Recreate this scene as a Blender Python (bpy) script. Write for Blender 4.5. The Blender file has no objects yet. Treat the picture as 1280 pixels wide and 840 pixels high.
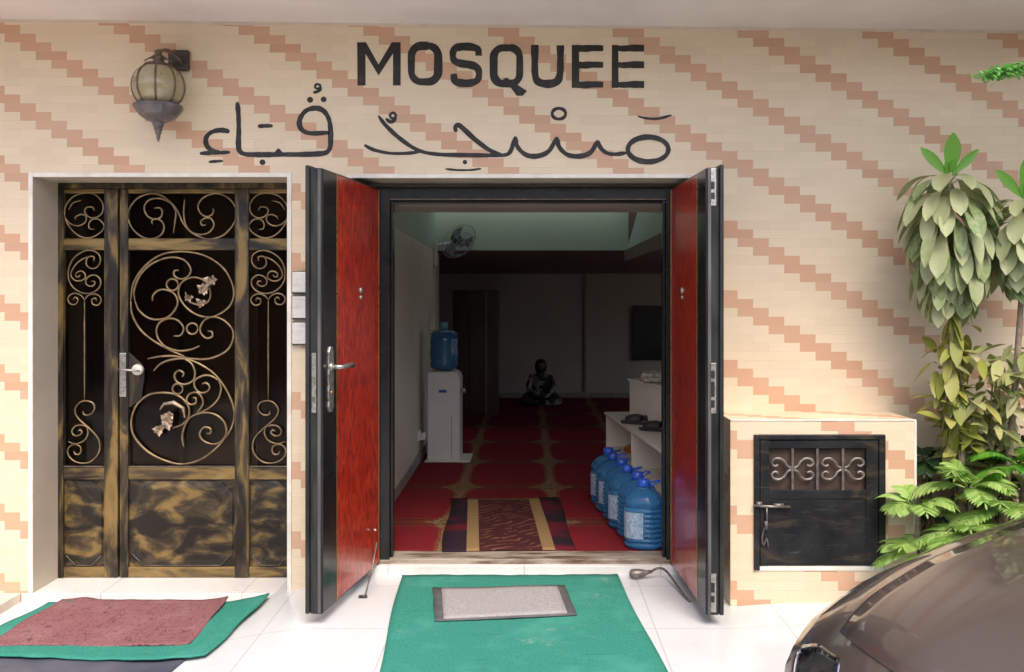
import bpy, bmesh, math, random
from mathutils import Vector, Matrix
C = bpy.context
SC = C.scene
col = SC.collection
R = math.radians
random.seed(7)
F = 1120.0; CX = 660.0; CY = 371.0; CH = 1.6; CYW = -4.7

# ------------------------------------------------------------ camera, sky, sun
cd = bpy.data.cameras.new('camera'); cam = bpy.data.objects.new('camera', cd); col.objects.link(cam)
cam.location = (0, CYW, CH); cam.rotation_euler = (R(90), 0, 0)
cd.sensor_width = 36; cd.lens = 36*F/1280
cd.shift_x = -20/1280; cd.shift_y = -49/1280
cd.clip_start = 0.05; cd.clip_end = 2000
SC.camera = cam
w = bpy.data.worlds.new('World'); SC.world = w; w.use_nodes = True
nt = w.node_tree; bg = nt.nodes['Background']
sky = nt.nodes.new('ShaderNodeTexSky'); sky.sky_type = 'NISHITA'; sky.sun_disc = False
SUN_EL, SUN_AZ = 55, 165      # azimuth measured clockwise from +Y
sky.sun_elevation = R(SUN_EL); sky.sun_rotation = R(SUN_AZ)
sky.air_density = 0.7; sky.dust_density = 4.0; sky.ozone_density = 0.6
nt.links.new(sky.outputs[0], bg.inputs[0]); bg.inputs[1].default_value = 0.15
sd = bpy.data.lights.new('sun', 'SUN'); sun = bpy.data.objects.new('sun', sd); col.objects.link(sun)
sd.energy = 0.6; sd.angle = R(25); sd.color = (1, 0.95, 0.88)
az = R(SUN_AZ); el = R(SUN_EL)
sdir = Vector((math.sin(az)*math.cos(el), math.cos(az)*math.cos(el), math.sin(el)))
sun.rotation_euler = sdir.to_track_quat('Z', 'Y').to_euler(); sun.location = sdir*20
SC.view_settings.view_transform = 'Standard'; SC.view_settings.look = 'None'
SC.view_settings.exposure = 1.32; SC.view_settings.gamma = 1
SC.render.engine = 'CYCLES'
SC.cycles.max_bounces = 10; SC.cycles.diffuse_bounces = 6; SC.cycles.glossy_bounces = 5
SC.cycles.transmission_bounces = 8; SC.cycles.transparent_max_bounces = 12

# ------------------------------------------------------------ helpers
def W(x, y, D):
    return Vector(((x-CX)*D/F, D+CYW, CH-(y-CY)*D/F))

def tag(o, label=None, cat=None, group=None, kind=None):
    if label: o['label'] = label
    if cat: o['category'] = cat
    if group: o['group'] = group
    if kind: o['kind'] = kind
    return o

def thing(name, label, cat, loc=(0, 0, 0), group=None, rot=None):
    o = bpy.data.objects.new(name, None); col.objects.link(o); o.location = loc
    o.empty_display_size = .1
    if rot: o.rotation_euler = rot
    return tag(o, label, cat, group)

def absloc(o):
    v = Vector((0, 0, 0))
    while o: v = v+o.location; o = o.parent
    return v

class MB:
    def __init__(s): s.v = []; s.f = []; s.m = None
    def add(s, vs, fs):
        n = len(s.v)
        s.v += [s.m @ Vector(v) if s.m else Vector(v) for v in vs]
        s.f += [[i+n for i in f] for f in fs]; return s
    def box(s, x0, x1, y0, y1, z0, z1):
        return s.add([(x0,y0,z0),(x1,y0,z0),(x1,y1,z0),(x0,y1,z0),(x0,y0,z1),(x1,y0,z1),(x1,y1,z1),(x0,y1,z1)],
                     [(0,3,2,1),(4,5,6,7),(0,1,5,4),(1,2,6,5),(2,3,7,6),(3,0,4,7)])
    def prism(s, pts, y0, y1):            # polygon in XZ, extruded along Y
        n = len(pts)
        a = sum(pts[i][0]*pts[(i+1)%n][1]-pts[(i+1)%n][0]*pts[i][1] for i in range(n))
        if a < 0: pts = list(pts)[::-1]
        vs = [(p[0], y0, p[1]) for p in pts]+[(p[0], y1, p[1]) for p in pts]
        fs = [tuple(range(n)), tuple(range(2*n-1, n-1, -1))]
        fs += [(i+n, (i+1) % n+n, (i+1) % n, i) for i in range(n)]
        return s.add(vs, fs)
    def tube(s, pts, r, n=8, cap=True, flat=1.0):
        pts = [Vector(p) for p in pts]; k = len(pts)
        rr = r if isinstance(r, (list, tuple)) else [r]*k
        t0 = (pts[1]-pts[0]).normalized()
        up = Vector((0, 0, 1)) if abs(t0.z) < .9 else Vector((0, 1, 0))
        nrm = (up-t0*up.dot(t0)).normalized(); vs = []
        for i in range(k):
            t = (pts[min(i+1, k-1)]-pts[max(i-1, 0)])
            if t.length < 1e-9: t = t0
            t.normalize()
            nrm = nrm-t*nrm.dot(t)
            if nrm.length < 1e-6: nrm = t.orthogonal()
            nrm.normalize(); b = t.cross(nrm)
            for j in range(n):
                a = 2*math.pi*j/n
                vs.append(pts[i]+(nrm*math.cos(a)+b*math.sin(a)*flat)*rr[i])
        fs = [(i*n+j, i*n+(j+1) % n, (i+1)*n+(j+1) % n, (i+1)*n+j) for i in range(k-1) for j in range(n)]
        if cap: fs += [tuple(range(n-1, -1, -1)), tuple(range((k-1)*n, k*n))]
        return s.add(vs, fs)
    def lathe(s, c, prof, n=24, axis='Z', sq=None):
        c = Vector(c); vs = []
        for r, h in prof:
            for j in range(n):
                a = 2*math.pi*j/n; ca, sa = math.cos(a), math.sin(a)
                if sq:
                    q = (abs(ca)**sq+abs(sa)**sq)**(-1/sq); ca *= q; sa *= q
                p = Vector((r*ca, r*sa, h))
                if axis == 'Y': p = Vector((r*ca, h, r*sa))
                if axis == 'X': p = Vector((h, r*ca, r*sa))
                vs.append(c+p)
        k = len(prof)
        fs = [(i*n+j, i*n+(j+1) % n, (i+1)*n+(j+1) % n, (i+1)*n+j) for i in range(k-1) for j in range(n)]
        if prof[0][0] > 1e-5: fs.append(tuple(range(n-1, -1, -1)))
        if prof[-1][0] > 1e-5: fs.append(tuple(range((k-1)*n, k*n)))
        return s.add(vs, fs)
    def build(s, name, mat, parent=None, smooth=False, bevel=0, label=None, world=True, sub=0, cat=None, group=None, kind=None, autos=None):
        me = bpy.data.meshes.new(name)
        off = absloc(parent) if (parent and world) else Vector((0, 0, 0))
        me.from_pydata([v-off for v in s.v], [], s.f)
        bm = bmesh.new(); bm.from_mesh(me); bmesh.ops.remove_doubles(bm, verts=bm.verts, dist=1e-6)
        bmesh.ops.recalc_face_normals(bm, faces=bm.faces); bm.to_mesh(me); bm.free()
        if isinstance(mat, (list, tuple)):
            for m in mat: me.materials.append(m)
        else: me.materials.append(mat)
        for p in me.polygons: p.use_smooth = smooth
        o = bpy.data.objects.new(name, me); col.objects.link(o)
        if parent: o.parent = parent
        if bevel:
            b = o.modifiers.new('bevel', 'BEVEL'); b.width = bevel; b.segments = 2; b.limit_method = 'ANGLE'; b.angle_limit = R(40)
        if sub:
            b = o.modifiers.new('sub', 'SUBSURF'); b.levels = sub; b.render_levels = sub
        return tag(o, label, cat, group, kind)

def cr(pts, per=6):                      # Catmull-Rom through 2-D or 3-D points
    P = [Vector(p) for p in pts]
    if len(P) < 3:
        return [P[0].lerp(P[-1], i/per) for i in range(per+1)]
    out = []
    for i in range(len(P)-1):
        p0 = P[i-1] if i > 0 else P[0]*2-P[1]
        p1, p2 = P[i], P[i+1]
        p3 = P[i+2] if i+2 < len(P) else P[-1]*2-P[-2]
        for j in range(per):
            t = j/per
            out.append(.5*((2*p1)+(p2-p0)*t+(2*p0-5*p1+4*p2-p3)*t*t+(3*p1-p0-3*p2+p3)*t**3))
    out.append(P[-1]); return out

def ring(cx, cy, rx, ry=None, n=14):
    ry = ry or rx
    return [(cx+rx*math.cos(2*math.pi*i/n), cy+ry*math.sin(2*math.pi*i/n)) for i in range(n+1)]

# ------------------------------------------------------------ materials
def newmat(name):
    m = bpy.data.materials.new(name); m.use_nodes = True
    t = m.node_tree; return m, t, t.nodes['Principled BSDF']
def N(t, typ, **kw):
    n = t.nodes.new(typ)
    for k, v in kw.items():
        if k.startswith('i_'): n.inputs[k[2:].replace('_', ' ')].default_value = v
        else: setattr(n, k, v)
    return n
def math_(t, op, a, b=None, c=None):
    n = t.nodes.new('ShaderNodeMath'); n.operation = op
    for i, q in enumerate((a, b, c)):
        if q is None: continue
        if isinstance(q, (int, float)): n.inputs[i].default_value = q
        else: t.links.new(q, n.inputs[i])
    return n.outputs[0]
def mixc(t, f, a, b, mode='MIX'):
    n = t.nodes.new('ShaderNodeMix'); n.data_type = 'RGBA'; n.blend_type = mode
    for idx, q in ((0, f), (6, a), (7, b)):
        if isinstance(q, (int, float)): n.inputs[idx].default_value = q
        elif isinstance(q, tuple): n.inputs[idx].default_value = (*q, 1) if len(q) == 3 else q
        else: t.links.new(q, n.inputs[idx])
    return n.outputs[2]
def ramp(t, fac, stops):
    n = t.nodes.new('ShaderNodeValToRGB')
    while len(n.color_ramp.elements) < len(stops): n.color_ramp.elements.new(.5)
    for e, (p, c) in zip(n.color_ramp.elements, stops):
        e.position = p; e.color = (*c, 1)
    t.links.new(fac, n.inputs[0]); return n.outputs[0]
def noise(t, scale, detail=4, vec=None, sc=None, rough=.55, dist=0):
    n = N(t, 'ShaderNodeTexNoise'); n.inputs['Scale'].default_value = scale; n.inputs['Detail'].default_value = detail
    n.inputs['Roughness'].default_value = rough; n.inputs['Distortion'].default_value = dist
    g = N(t, 'ShaderNodeNewGeometry').outputs['Position'] if vec is None else vec
    if sc:
        m = N(t, 'ShaderNodeMapping'); m.inputs['Scale'].default_value = sc; t.links.new(g, m.inputs[0]); g = m.outputs[0]
    t.links.new(g, n.inputs['Vector']); return n.outputs[0]
def bump(t, p, h, strength=.3, dist=.01):
    b = N(t, 'ShaderNodeBump'); b.inputs['Strength'].default_value = strength; b.inputs['Distance'].default_value = dist
    t.links.new(h, b.inputs['Height']); t.links.new(b.outputs[0], p.inputs['Normal'])

def simple(name, c1, c2=None, rough=.5, metal=0, nscale=12, bmp=0, sc=None, spec=.5, coat=0, lo=.35, hi=.65, detail=4, rv=.12):
    m, t, p = newmat(name)
    c2 = c2 or tuple(x*.8 for x in c1)
    n = noise(t, nscale, detail, sc=sc)
    t.links.new(ramp(t, n, [(lo, c1), (hi, c2)]), p.inputs['Base Color'])
    n2 = noise(t, nscale*2.3, 3)
    t.links.new(math_(t, 'MULTIPLY_ADD', n2, rv*2, rough-rv), p.inputs['Roughness'])
    p.inputs['Metallic'].default_value = metal; p.inputs['Specular IOR Level'].default_value = spec
    p.inputs['Coat Weight'].default_value = coat; p.inputs['Coat Roughness'].default_value = .05
    if bmp: bump(t, p, n, bmp, .005)
    return m

def mat_tile():
    m, t, p = newmat('facade_tile')
    g = N(t, 'ShaderNodeNewGeometry'); pos = g.outputs['Position']
    s = N(t, 'ShaderNodeSeparateXYZ'); t.links.new(pos, s.inputs[0])
    px, py, pz = s.outputs
    sn = N(t, 'ShaderNodeSeparateXYZ'); t.links.new(g.outputs['Normal'], sn.inputs[0])
    # side faces run the pattern along y
    side = math_(t, 'GREATER_THAN', math_(t, 'ABSOLUTE', sn.outputs[0]), .7)
    ux = math_(t, 'ADD', px, math_(t, 'MULTIPLY', py, side))
    top = math_(t, 'GREATER_THAN', math_(t, 'ABSOLUTE', sn.outputs[2]), .7)
    zz = math_(t, 'ADD', pz, math_(t, 'MULTIPLY', py, top))
    h = .04567; bw = .1636; st = bw/2
    z0 = CH-(275.8-CY)/238.3            # a course line in the middle of the wall
    v = math_(t, 'ADD', math_(t, 'MULTIPLY', math_(t, 'SUBTRACT', z0, zz), 1/h), math_(t, 'MULTIPLY', math_(t, 'SUBTRACT', ux, 1.0), -.006/h))
    row = math_(t, 'FLOOR', v)
    xe = (921.9-CX)/238.3
    u = math_(t, 'MULTIPLY', math_(t, 'SUBTRACT', math_(t, 'SUBTRACT', ux, xe-bw), math_(t, 'MULTIPLY', row, st)), 1/bw)
    idx = math_(t, 'FLOOR', u)
    md = math_(t, 'FLOORED_MODULO', idx, 4.0)
    pink = math_(t, 'LESS_THAN', md, .5)
    fu = math_(t, 'FRACT', u); fv = math_(t, 'FRACT', v)
    wn = N(t, 'ShaderNodeTexWhiteNoise', noise_dimensions='2D')
    cb = N(t, 'ShaderNodeCombineXYZ'); t.links.new(idx, cb.inputs[0]); t.links.new(row, cb.inputs[1]); t.links.new(cb.outputs[0], wn.inputs[0])
    rnd = wn.outputs[0]
    cream = ramp(t, rnd, [(0, (.70, .565, .395)), (.45, (.72, .59, .415)), (.9, (.74, .605, .43)), (1, (.69, .56, .395))])
    pk = ramp(t, rnd, [(0, (.56, .325, .20)), (.5, (.60, .36, .23)), (1, (.59, .34, .205))])
    c = mixc(t, pink, cream, pk)
    # three ribs pressed into each tile and thin grout
    rib = math_(t, 'ABSOLUTE', math_(t, 'SUBTRACT', math_(t, 'FRACT', math_(t, 'MULTIPLY', fv, 3)), .5))
    rn = noise(t, 14, 3, sc=(1, 1, 9))
    ribm = math_(t, 'MULTIPLY', math_(t, 'GREATER_THAN', rib, .42), math_(t, 'SMOOTH_MIN', rn, .8, .1))
    gv = math_(t, 'GREATER_THAN', math_(t, 'ABSOLUTE', math_(t, 'SUBTRACT', fv, .5)), .475)
    gu = math_(t, 'GREATER_THAN', math_(t, 'ABSOLUTE', math_(t, 'SUBTRACT', fu, .5)), .4945)
    gr = math_(t, 'MAXIMUM', gv, gu)
    gn = noise(t, 2.2, 4)
    grf = math_(t, 'MULTIPLY', gr, math_(t, 'MULTIPLY_ADD', gn, 1.1, -.32))
    c = mixc(t, math_(t, 'MULTIPLY', ribm, .22), c, (.5, .36, .22))
    c = mixc(t, math_(t, 'MAXIMUM', grf, 0.0), c, (.48, .36, .25))
    dirt = noise(t, 1.7, 6, rough=.65)
    c = mixc(t, math_(t, 'MULTIPLY', ramp(t, dirt, [(.45, (0, 0, 0)), (.75, (1, 1, 1))]), .22), c, (.55, .45, .32))
    t.links.new(c, p.inputs['Base Color'])
    p.inputs['Roughness'].default_value = .42
    hh = math_(t, 'SUBTRACT', 1.0, math_(t, 'MAXIMUM', gr, math_(t, 'MULTIPLY', ribm, .5)))
    bump(t, p, hh, .35, .002)
    return m

def mat_floor(name, base, tile=.6, rough=.16, grout=(.45, .44, .42), ox=0.0, oy=0.0, gw=.0035, dirt=.35):
    m, t, p = newmat(name)
    g = N(t, 'ShaderNodeNewGeometry'); s = N(t, 'ShaderNodeSeparateXYZ'); t.links.new(g.outputs['Position'], s.inputs[0])
    def line(o, off): 
        f = math_(t, 'FRACT', math_(t, 'MULTIPLY', math_(t, 'ADD', o, off), 1/tile))
        return math_(t, 'GREATER_THAN', math_(t, 'ABSOLUTE', math_(t, 'SUBTRACT', f, .5)), .5-gw/tile)
    gl = math_(t, 'MAXIMUM', line(s.outputs[0], ox), line(s.outputs[1], oy))
    n = noise(t, 3.1, 6, rough=.65)
    c = ramp(t, n, [(.3, base), (.75, tuple(x*(1-.3*dirt) for x in base))])
    n2 = noise(t, 38, 4); c = mixc(t, math_(t, 'MULTIPLY', ramp(t, n2, [(.62, (0, 0, 0)), (.72, (1, 1, 1))]), .35*dirt), c, (.35, .3, .24))
    c = mixc(t, math_(t, 'MULTIPLY', ramp(t, noise(t, 1.6, 7, rough=.72, dist=.5), [(.50, (0, 0, 0)), (.72, (1, 1, 1))]), .9*dirt), c, (.46, .43, .385))
    c = mixc(t, math_(t, 'MULTIPLY', gl, .75), c, grout)
    t.links.new(c, p.inputs['Base Color'])
    t.links.new(math_(t, 'MULTIPLY_ADD', n, .3, rough-.1), p.inputs['Roughness'])
    bump(t, p, math_(t, 'SUBTRACT', 1.0, gl), .3, .002)
    return m

def mat_bronze(name, sc, dark=.5):
    m, t, p = newmat(name)
    n = noise(t, 5, 4, sc=sc, rough=.5, dist=1.0)
    n2 = noise(t, 30, 5, sc=sc, rough=.7)
    f = math_(t, 'MULTIPLY_ADD', n2, .16, math_(t, 'MULTIPLY', n, .94))
    c = ramp(t, f, [(dark-.06, (.022, .018, .014)), (dark+.04, (.07, .052, .030)), (dark+.14, (.22, .145, .05)), (dark+.28, (.30, .20, .075))])
    t.links.new(c, p.inputs['Base Color'])
    p.inputs['Metallic'].default_value = .35
    t.links.new(math_(t, 'MULTIPLY_ADD', n2, .3, .25), p.inputs['Roughness'])
    bump(t, p, n2, .25, .003)
    return m

def mat_redwood():
    m, t, p = newmat('red_wood_laminate')
    tc = N(t, 'ShaderNodeTexCoord').outputs['Object']
    n = noise(t, 14, 5, vec=tc, sc=(3.5, 1, .8), rough=.66, dist=.8)
    n2 = noise(t, 60, 4, vec=tc, sc=(3, 1, .35), rough=.7, dist=.8)
    f = math_(t, 'ADD', math_(t, 'MULTIPLY', n, .65), math_(t, 'MULTIPLY', n2, .38))
    c = ramp(t, f, [(.38, (.08, .004, .004)), (.48, (.30, .012, .006)), (.58, (.50, .034, .010)), (.70, (.62, .08, .015))])
    t.links.new(c, p.inputs['Base Color'])
    p.inputs['Roughness'].default_value = .3; p.inputs['Coat Weight'].default_value = .6; p.inputs['Coat Roughness'].default_value = .12
    bump(t, p, n2, .05, .002)
    return m

def mat_carpet():
    m, t, p = newmat('red_carpet')
    g = N(t, 'ShaderNodeNewGeometry'); s = N(t, 'ShaderNodeSeparateXYZ'); t.links.new(g.outputs['Position'], s.inputs[0])
    PX, PY = .67, 1.05
    nn = noise(t, 22, 4, rough=.65); nn2 = noise(t, 60, 3); big = noise(t, 3, 2)
    wob = math_(t, 'MULTIPLY', math_(t, 'SUBTRACT', nn, .5), .09)
    u = math_(t, 'SUBTRACT', math_(t, 'FRACT', math_(t, 'MULTIPLY', math_(t, 'ADD', s.outputs[0], .16), 1/PX)), .5)
    v = math_(t, 'FRACT', math_(t, 'MULTIPLY', math_(t, 'ADD', s.outputs[1], .04), 1/PY))
    au = math_(t, 'ADD', math_(t, 'ABSOLUTE', u), wob)
    av = math_(t, 'ADD', math_(t, 'MINIMUM', v, math_(t, 'SUBTRACT', 1.0, v)), math_(t, 'MULTIPLY', wob, .25))
    fl_ = math_(t, 'POWER', 2.718, math_(t, 'MULTIPLY', av, -14.0))
    wcol = math_(t, 'MULTIPLY_ADD', fl_, .22, .040)
    colm = math_(t, 'LESS_THAN', au, wcol)
    edge = math_(t, 'LESS_THAN', math_(t, 'ABSOLUTE', math_(t, 'SUBTRACT', au, math_(t, 'MULTIPLY', wcol, 1.35))), .008)
    fig = math_(t, 'GREATER_THAN', nn2, .52)
    line1 = math_(t, 'LESS_THAN', math_(t, 'ABSOLUTE', math_(t, 'SUBTRACT', av, .022)), .006)
    line2 = math_(t, 'LESS_THAN', math_(t, 'ABSOLUTE', math_(t, 'SUBTRACT', av, .085)), .005)
    med = math_(t, 'MULTIPLY', math_(t, 'LESS_THAN', au, .17), math_(t, 'LESS_THAN', math_(t, 'ABSOLUTE', math_(t, 'SUBTRACT', av, .045)), .022))
    c = mixc(t, big, (.15, .010, .015), (.205, .019, .024))
    c = mixc(t, math_(t, 'MULTIPLY', math_(t, 'LESS_THAN', av, .085), .75), c, (.12, .018, .014))
    c = mixc(t, math_(t, 'MULTIPLY', colm, .75), c, (.25, .185, .09))
    c = mixc(t, math_(t, 'MULTIPLY', math_(t, 'MULTIPLY', colm, fig), .6), c, (.13, .03, .02))
    c = mixc(t, math_(t, 'MULTIPLY', math_(t, 'MAXIMUM', edge, math_(t, 'MAXIMUM', line1, line2)), .5), c, (.17, .115, .05))
    c = mixc(t, math_(t, 'MULTIPLY', math_(t, 'MULTIPLY', med, fig), .85), c, (.02, .018, .012))
    t.links.new(c, p.inputs['Base Color']); p.inputs['Roughness'].default_value = .95; p.inputs['Specular IOR Level'].default_value = .1
    bump(t, p, noise(t, 400, 2), .4, .003)
    return m

def mat_fiber(name, c1, c2, scale=150, patch=None, bmp=.6):
    m, t, p = newmat(name)
    n = noise(t, scale, 3, rough=.7); n2 = noise(t, 5, 5)
    c = ramp(t, n, [(.35, c1), (.65, c2)])
    if patch: c = mixc(t, math_(t, 'MULTIPLY', ramp(t, n2, [(.5, (0, 0, 0)), (.72, (1, 1, 1))]), .45), c, patch)
    t.links.new(c, p.inputs['Base Color']); p.inputs['Roughness'].default_value = .95; p.inputs['Specular IOR Level'].default_value = .15
    bump(t, p, n, bmp, .004)
    return m

def mat_leaf(name, stops, rough=.5, trans=.25, dusty=None):
    m, t, p = newmat(name)
    g = N(t, 'ShaderNodeNewGeometry')
    n = noise(t, 25, 3)
    f = math_(t, 'ADD', math_(t, 'MULTIPLY', g.outputs['Random Per Island'], .75), math_(t, 'MULTIPLY', n, .25))
    c = ramp(t, f, stops)
    if dusty:
        c = mixc(t, math_(t, 'MULTIPLY', ramp(t, noise(t, 45, 4), [(.4, (0, 0, 0)), (.6, (1, 1, 1))]), .5), c, dusty)
    t.links.new(c, p.inputs['Base Color'])
    p.inputs['Roughness'].default_value = rough
    tr = N(t, 'ShaderNodeBsdfTranslucent'); t.links.new(c, tr.inputs[0])
    mx = N(t, 'ShaderNodeMixShader'); mx.inputs[0].default_value = trans
    t.links.new(p.outputs[0], mx.inputs[1]); t.links.new(tr.outputs[0], mx.inputs[2])
    t.links.new(mx.outputs[0], t.nodes['Material Output'].inputs[0])
    return m

def mat_glass(name, colr, rough=.05, ior=1.45, trans=1.0, alpha=1.0):
    m, t, p = newmat(name)
    p.inputs['Base Color'].default_value = (*colr, 1); p.inputs['Transmission Weight'].default_value = trans
    p.inputs['Roughness'].default_value = rough; p.inputs['IOR'].default_value = ior; p.inputs['Alpha'].default_value = alpha
    return m

M = {}
M['tile'] = mat_tile()
M['reveal'] = simple('reveal_tile', (.60, .52, .41), (.53, .455, .355), rough=.4, nscale=3)
M['trim'] = simple('white_trim', (.80, .76, .68), (.66, .61, .52), rough=.35, nscale=9)
M['soffit'] = simple('painted_soffit', (.78, .72, .69), (.71, .655, .625), rough=.7, nscale=2.5, bmp=.1)
M['whitefloor'] = mat_floor('white_floor_tile', (.66, .67, .665), tile=.60, ox=.02, oy=.02)
M['steptile'] = mat_floor('step_tile', (.76, .74, .70), tile=.74, ox=.02, oy=.3, rough=.2)
M['plinth'] = simple('cream_plinth', (.68, .58, .47), (.58, .48, .38), rough=.6, nscale=8)
M['street'] = simple('street_paving', (.22, .20, .18), (.15, .14, .13), rough=.85, nscale=3, bmp=.3)
M['bronzeV'] = mat_bronze('bronze_paint_vertical', (2.5, 2.5, .55), .535)
M['bronzeH'] = mat_bronze('bronze_paint_horizontal', (.5, 2.5, 2.5), .47)
M['bronzeP'] = mat_bronze('bronze_paint_panel', (1.1, 1.5, 2.0), .555)
M['scroll'] = simple('bronze_scroll', (.36, .26, .14), (.18, .12, .065), rough=.35, metal=.55, nscale=20)
M['scrollP'] = simple('pale_brass', (.42, .33, .25), (.25, .17, .1), rough=.35, metal=.5, nscale=30)
M['blackgloss'] = simple('black_gloss_paint', (.008, .008, .008), (.014, .014, .013), rough=.22, nscale=6, coat=.1, bmp=.04, spec=.35)
M['blackedge'] = simple('black_edge_paint', (.010, .011, .011), (.032, .033, .032), rough=.4, spec=.3, nscale=7, sc=(3, 3, .5))
M['greyedge'] = simple('worn_grey_edge', (.05, .05, .048), (.12, .11, .10), rough=.5, nscale=6, sc=(3, 3, .4))
M['red'] = mat_redwood()
M['brass'] = simple('brass_line', (.5, .33, .12), (.4, .25, .1), rough=.3, metal=.8)
M['steel'] = simple('worn_steel', (.55, .53, .49), (.32, .30, .27), rough=.32, metal=.85, nscale=60)
M['darkhole'] = simple('dark_hole', (.01, .01, .01), rough=.6)
M['ink'] = simple('black_brush_paint', (.013, .011, .010), (.045, .038, .033), rough=.55, nscale=18, lo=.5, hi=.75, detail=6)
M['lamp_black'] = simple('lamp_black', (.03, .025, .022), (.07, .06, .055), rough=.45, nscale=25, metal=.3)
M['lamp_brown'] = simple('lamp_bronze', (.10, .07, .045), (.2, .15, .1), rough=.4, metal=.4, nscale=20)
M['lamp_grey'] = simple('lamp_slate', (.085, .075, .08), (.15, .13, .13), rough=.4, nscale=15)
M['amber'] = simple('frosted_amber_glass', (.50, .43, .27), (.40, .33, .18), rough=.3, nscale=9, coat=.3)
M['amber'].node_tree.nodes['Principled BSDF'].inputs['Transmission Weight'].default_value = .25
M['boxdoor'] = simple('dark_blue_black_metal', (.006, .0065, .008), (.018, .019, .021), rough=.42, nscale=7, bmp=.06, spec=.35)
m_, t_2, p_2 = M['boxdoor'], M['boxdoor'].node_tree, M['boxdoor'].node_tree.nodes['Principled BSDF']
base_ = p_2.inputs['Base Color'].links[0].from_socket
sc1 = math_(t_2, 'MULTIPLY', ramp(t_2, noise(t_2, 4.5, 6, sc=(.7, 1, 2.2), rough=.7, dist=1.0), [(.56, (0, 0, 0)), (.70, (1, 1, 1))]), .65)
c_2 = mixc(t_2, sc1, base_, (.075, .055, .028))
c_2 = mixc(t_2, math_(t_2, 'MULTIPLY', ramp(t_2, noise(t_2, 30, 5, sc=(.35, 1, 2.5), rough=.75), [(.60, (0, 0, 0)), (.70, (1, 1, 1))]), .5), c_2, (.09, .095, .10))
t_2.links.new(c_2, p_2.inputs['Base Color'])
M['rustboard'] = simple('rusty_brown_board', (.035, .02, .013), (.075, .043, .028), rough=.7, nscale=9)
M['iron'] = simple('worn_iron', (.14, .12, .11), (.28, .25, .22), rough=.4, metal=.6, nscale=30)
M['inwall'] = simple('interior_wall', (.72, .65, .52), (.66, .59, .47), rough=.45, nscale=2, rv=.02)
M['mint'] = simple('mint_wall', (.44, .58, .46), (.41, .54, .43), rough=.55, nscale=2, rv=.01, spec=.25)
M['ceil'] = simple('interior_ceiling', (.33, .26, .22), (.28, .22, .19), rough=.7, nscale=2)
M['darkbeam'] = simple('brown_beam', (.20, .14, .11), (.16, .11, .09), rough=.7, nscale=2)
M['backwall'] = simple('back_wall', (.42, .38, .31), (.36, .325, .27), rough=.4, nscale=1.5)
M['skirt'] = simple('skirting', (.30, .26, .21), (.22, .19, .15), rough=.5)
M['darkwood'] = simple('dark_wood', (.045, .015, .012), (.075, .028, .02), rough=.35, nscale=6, sc=(3, 3, .4))
M['carpet'] = mat_carpet()
M['threshold'] = simple('worn_threshold', (.34, .29, .23), (.10, .055, .03), rough=.6, nscale=7, sc=(.6, 3, 3), bmp=.4, lo=.42, hi=.62)
M['green'] = mat_fiber('green_mat', (.022, .175, .13), (.05, .25, .185), 120, (.08, .32, .25), .35)
m_, t_2 = M['green'], M['green'].node_tree; p_2 = t_2.nodes['Principled BSDF']; b0 = p_2.inputs['Base Color'].links[0].from_socket
st_ = ramp(t_2, noise(t_2, 4.2, 6, rough=.7), [(.64, (0, 0, 0)), (.74, (1, 1, 1))])
c_2 = mixc(t_2, math_(t_2, 'MULTIPLY', st_, .55), b0, (.30, .36, .28))
c_2 = mixc(t_2, math_(t_2, 'MULTIPLY', ramp(t_2, noise(t_2, 9, 6, sc=(.35, 2.2, 1), rough=.7), [(.58, (0, 0, 0)), (.72, (1, 1, 1))]), .4), c_2, (.015, .10, .08))
t_2.links.new(c_2, p_2.inputs['Base Color'])
M['greymat'] = mat_fiber('grey_mat', (.22, .205, .20), (.42, .40, .39), 170)
M['rubber'] = simple('rubber_border', (.06, .065, .065), (.11, .11, .11), rough=.7)
M['bluemat'] = simple('slate_blue_mat', (.055, .06, .085), (.10, .10, .125), rough=.6, nscale=4, bmp=.1)
M['melamine'] = simple('cream_melamine', (.76, .68, .55), (.70, .62, .50), rough=.35, nscale=5)
M['plastic'] = simple('white_plastic', (.74, .71, .64), (.68, .65, .59), rough=.35, nscale=5)
M['bluewater'] = mat_glass('blue_bottle', (.45, .72, .88), rough=.08, ior=1.33)
M['bigbottle'] = simple('blue_water_bottle', (.05, .17, .32), (.03, .11, .24), rough=.15, nscale=6)
M['bluecap'] = simple('blue_cap', (.02, .10, .55), (.02, .08, .42), rough=.35)
M['cyan'] = simple('cyan_cap', (.12, .38, .42), rough=.4)
M['paper'] = simple('paper_label', (.42, .50, .56), (.16, .28, .42), rough=.6, nscale=60)
M['sandal'] = simple('black_rubber', (.02, .018, .018), (.04, .036, .034), rough=.6)
M['white'] = simple('white_strap', (.6, .57, .52), rough=.5)
M['maroon'] = simple('maroon_sandal', (.20, .03, .025), rough=.5)
M['orange'] = simple('orange_brown', (.42, .16, .03), (.3, .1, .02), rough=.45)
M['cloth'] = simple('cream_cloth', (.6, .53, .42), (.3, .25, .18), rough=.9, nscale=40)
M['fanmetal'] = simple('fan_grey', (.42, .48, .50), (.32, .37, .40), rough=.35, metal=.3)
M['soil'] = simple('soil', (.055, .035, .025), (.10, .07, .05), rough=.95, nscale=20, bmp=.8)
M['plate'] = simple('grey_plate', (.68, .66, .62), (.55, .53, .50), rough=.4, nscale=14, sc=(1, 1, 3))
M['silver'] = mat_leaf('silvery_leaf', [(0, (.10, .20, .05)), (.3, (.25, .34, .12)), (.65, (.44, .47, .24)), (1, (.34, .42, .17))], dusty=(.46, .45, .28))
M['fresh'] = mat_leaf('fresh_leaf', [(0, (.07, .24, .02)), (1, (.16, .40, .04))], rough=.35)
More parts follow.
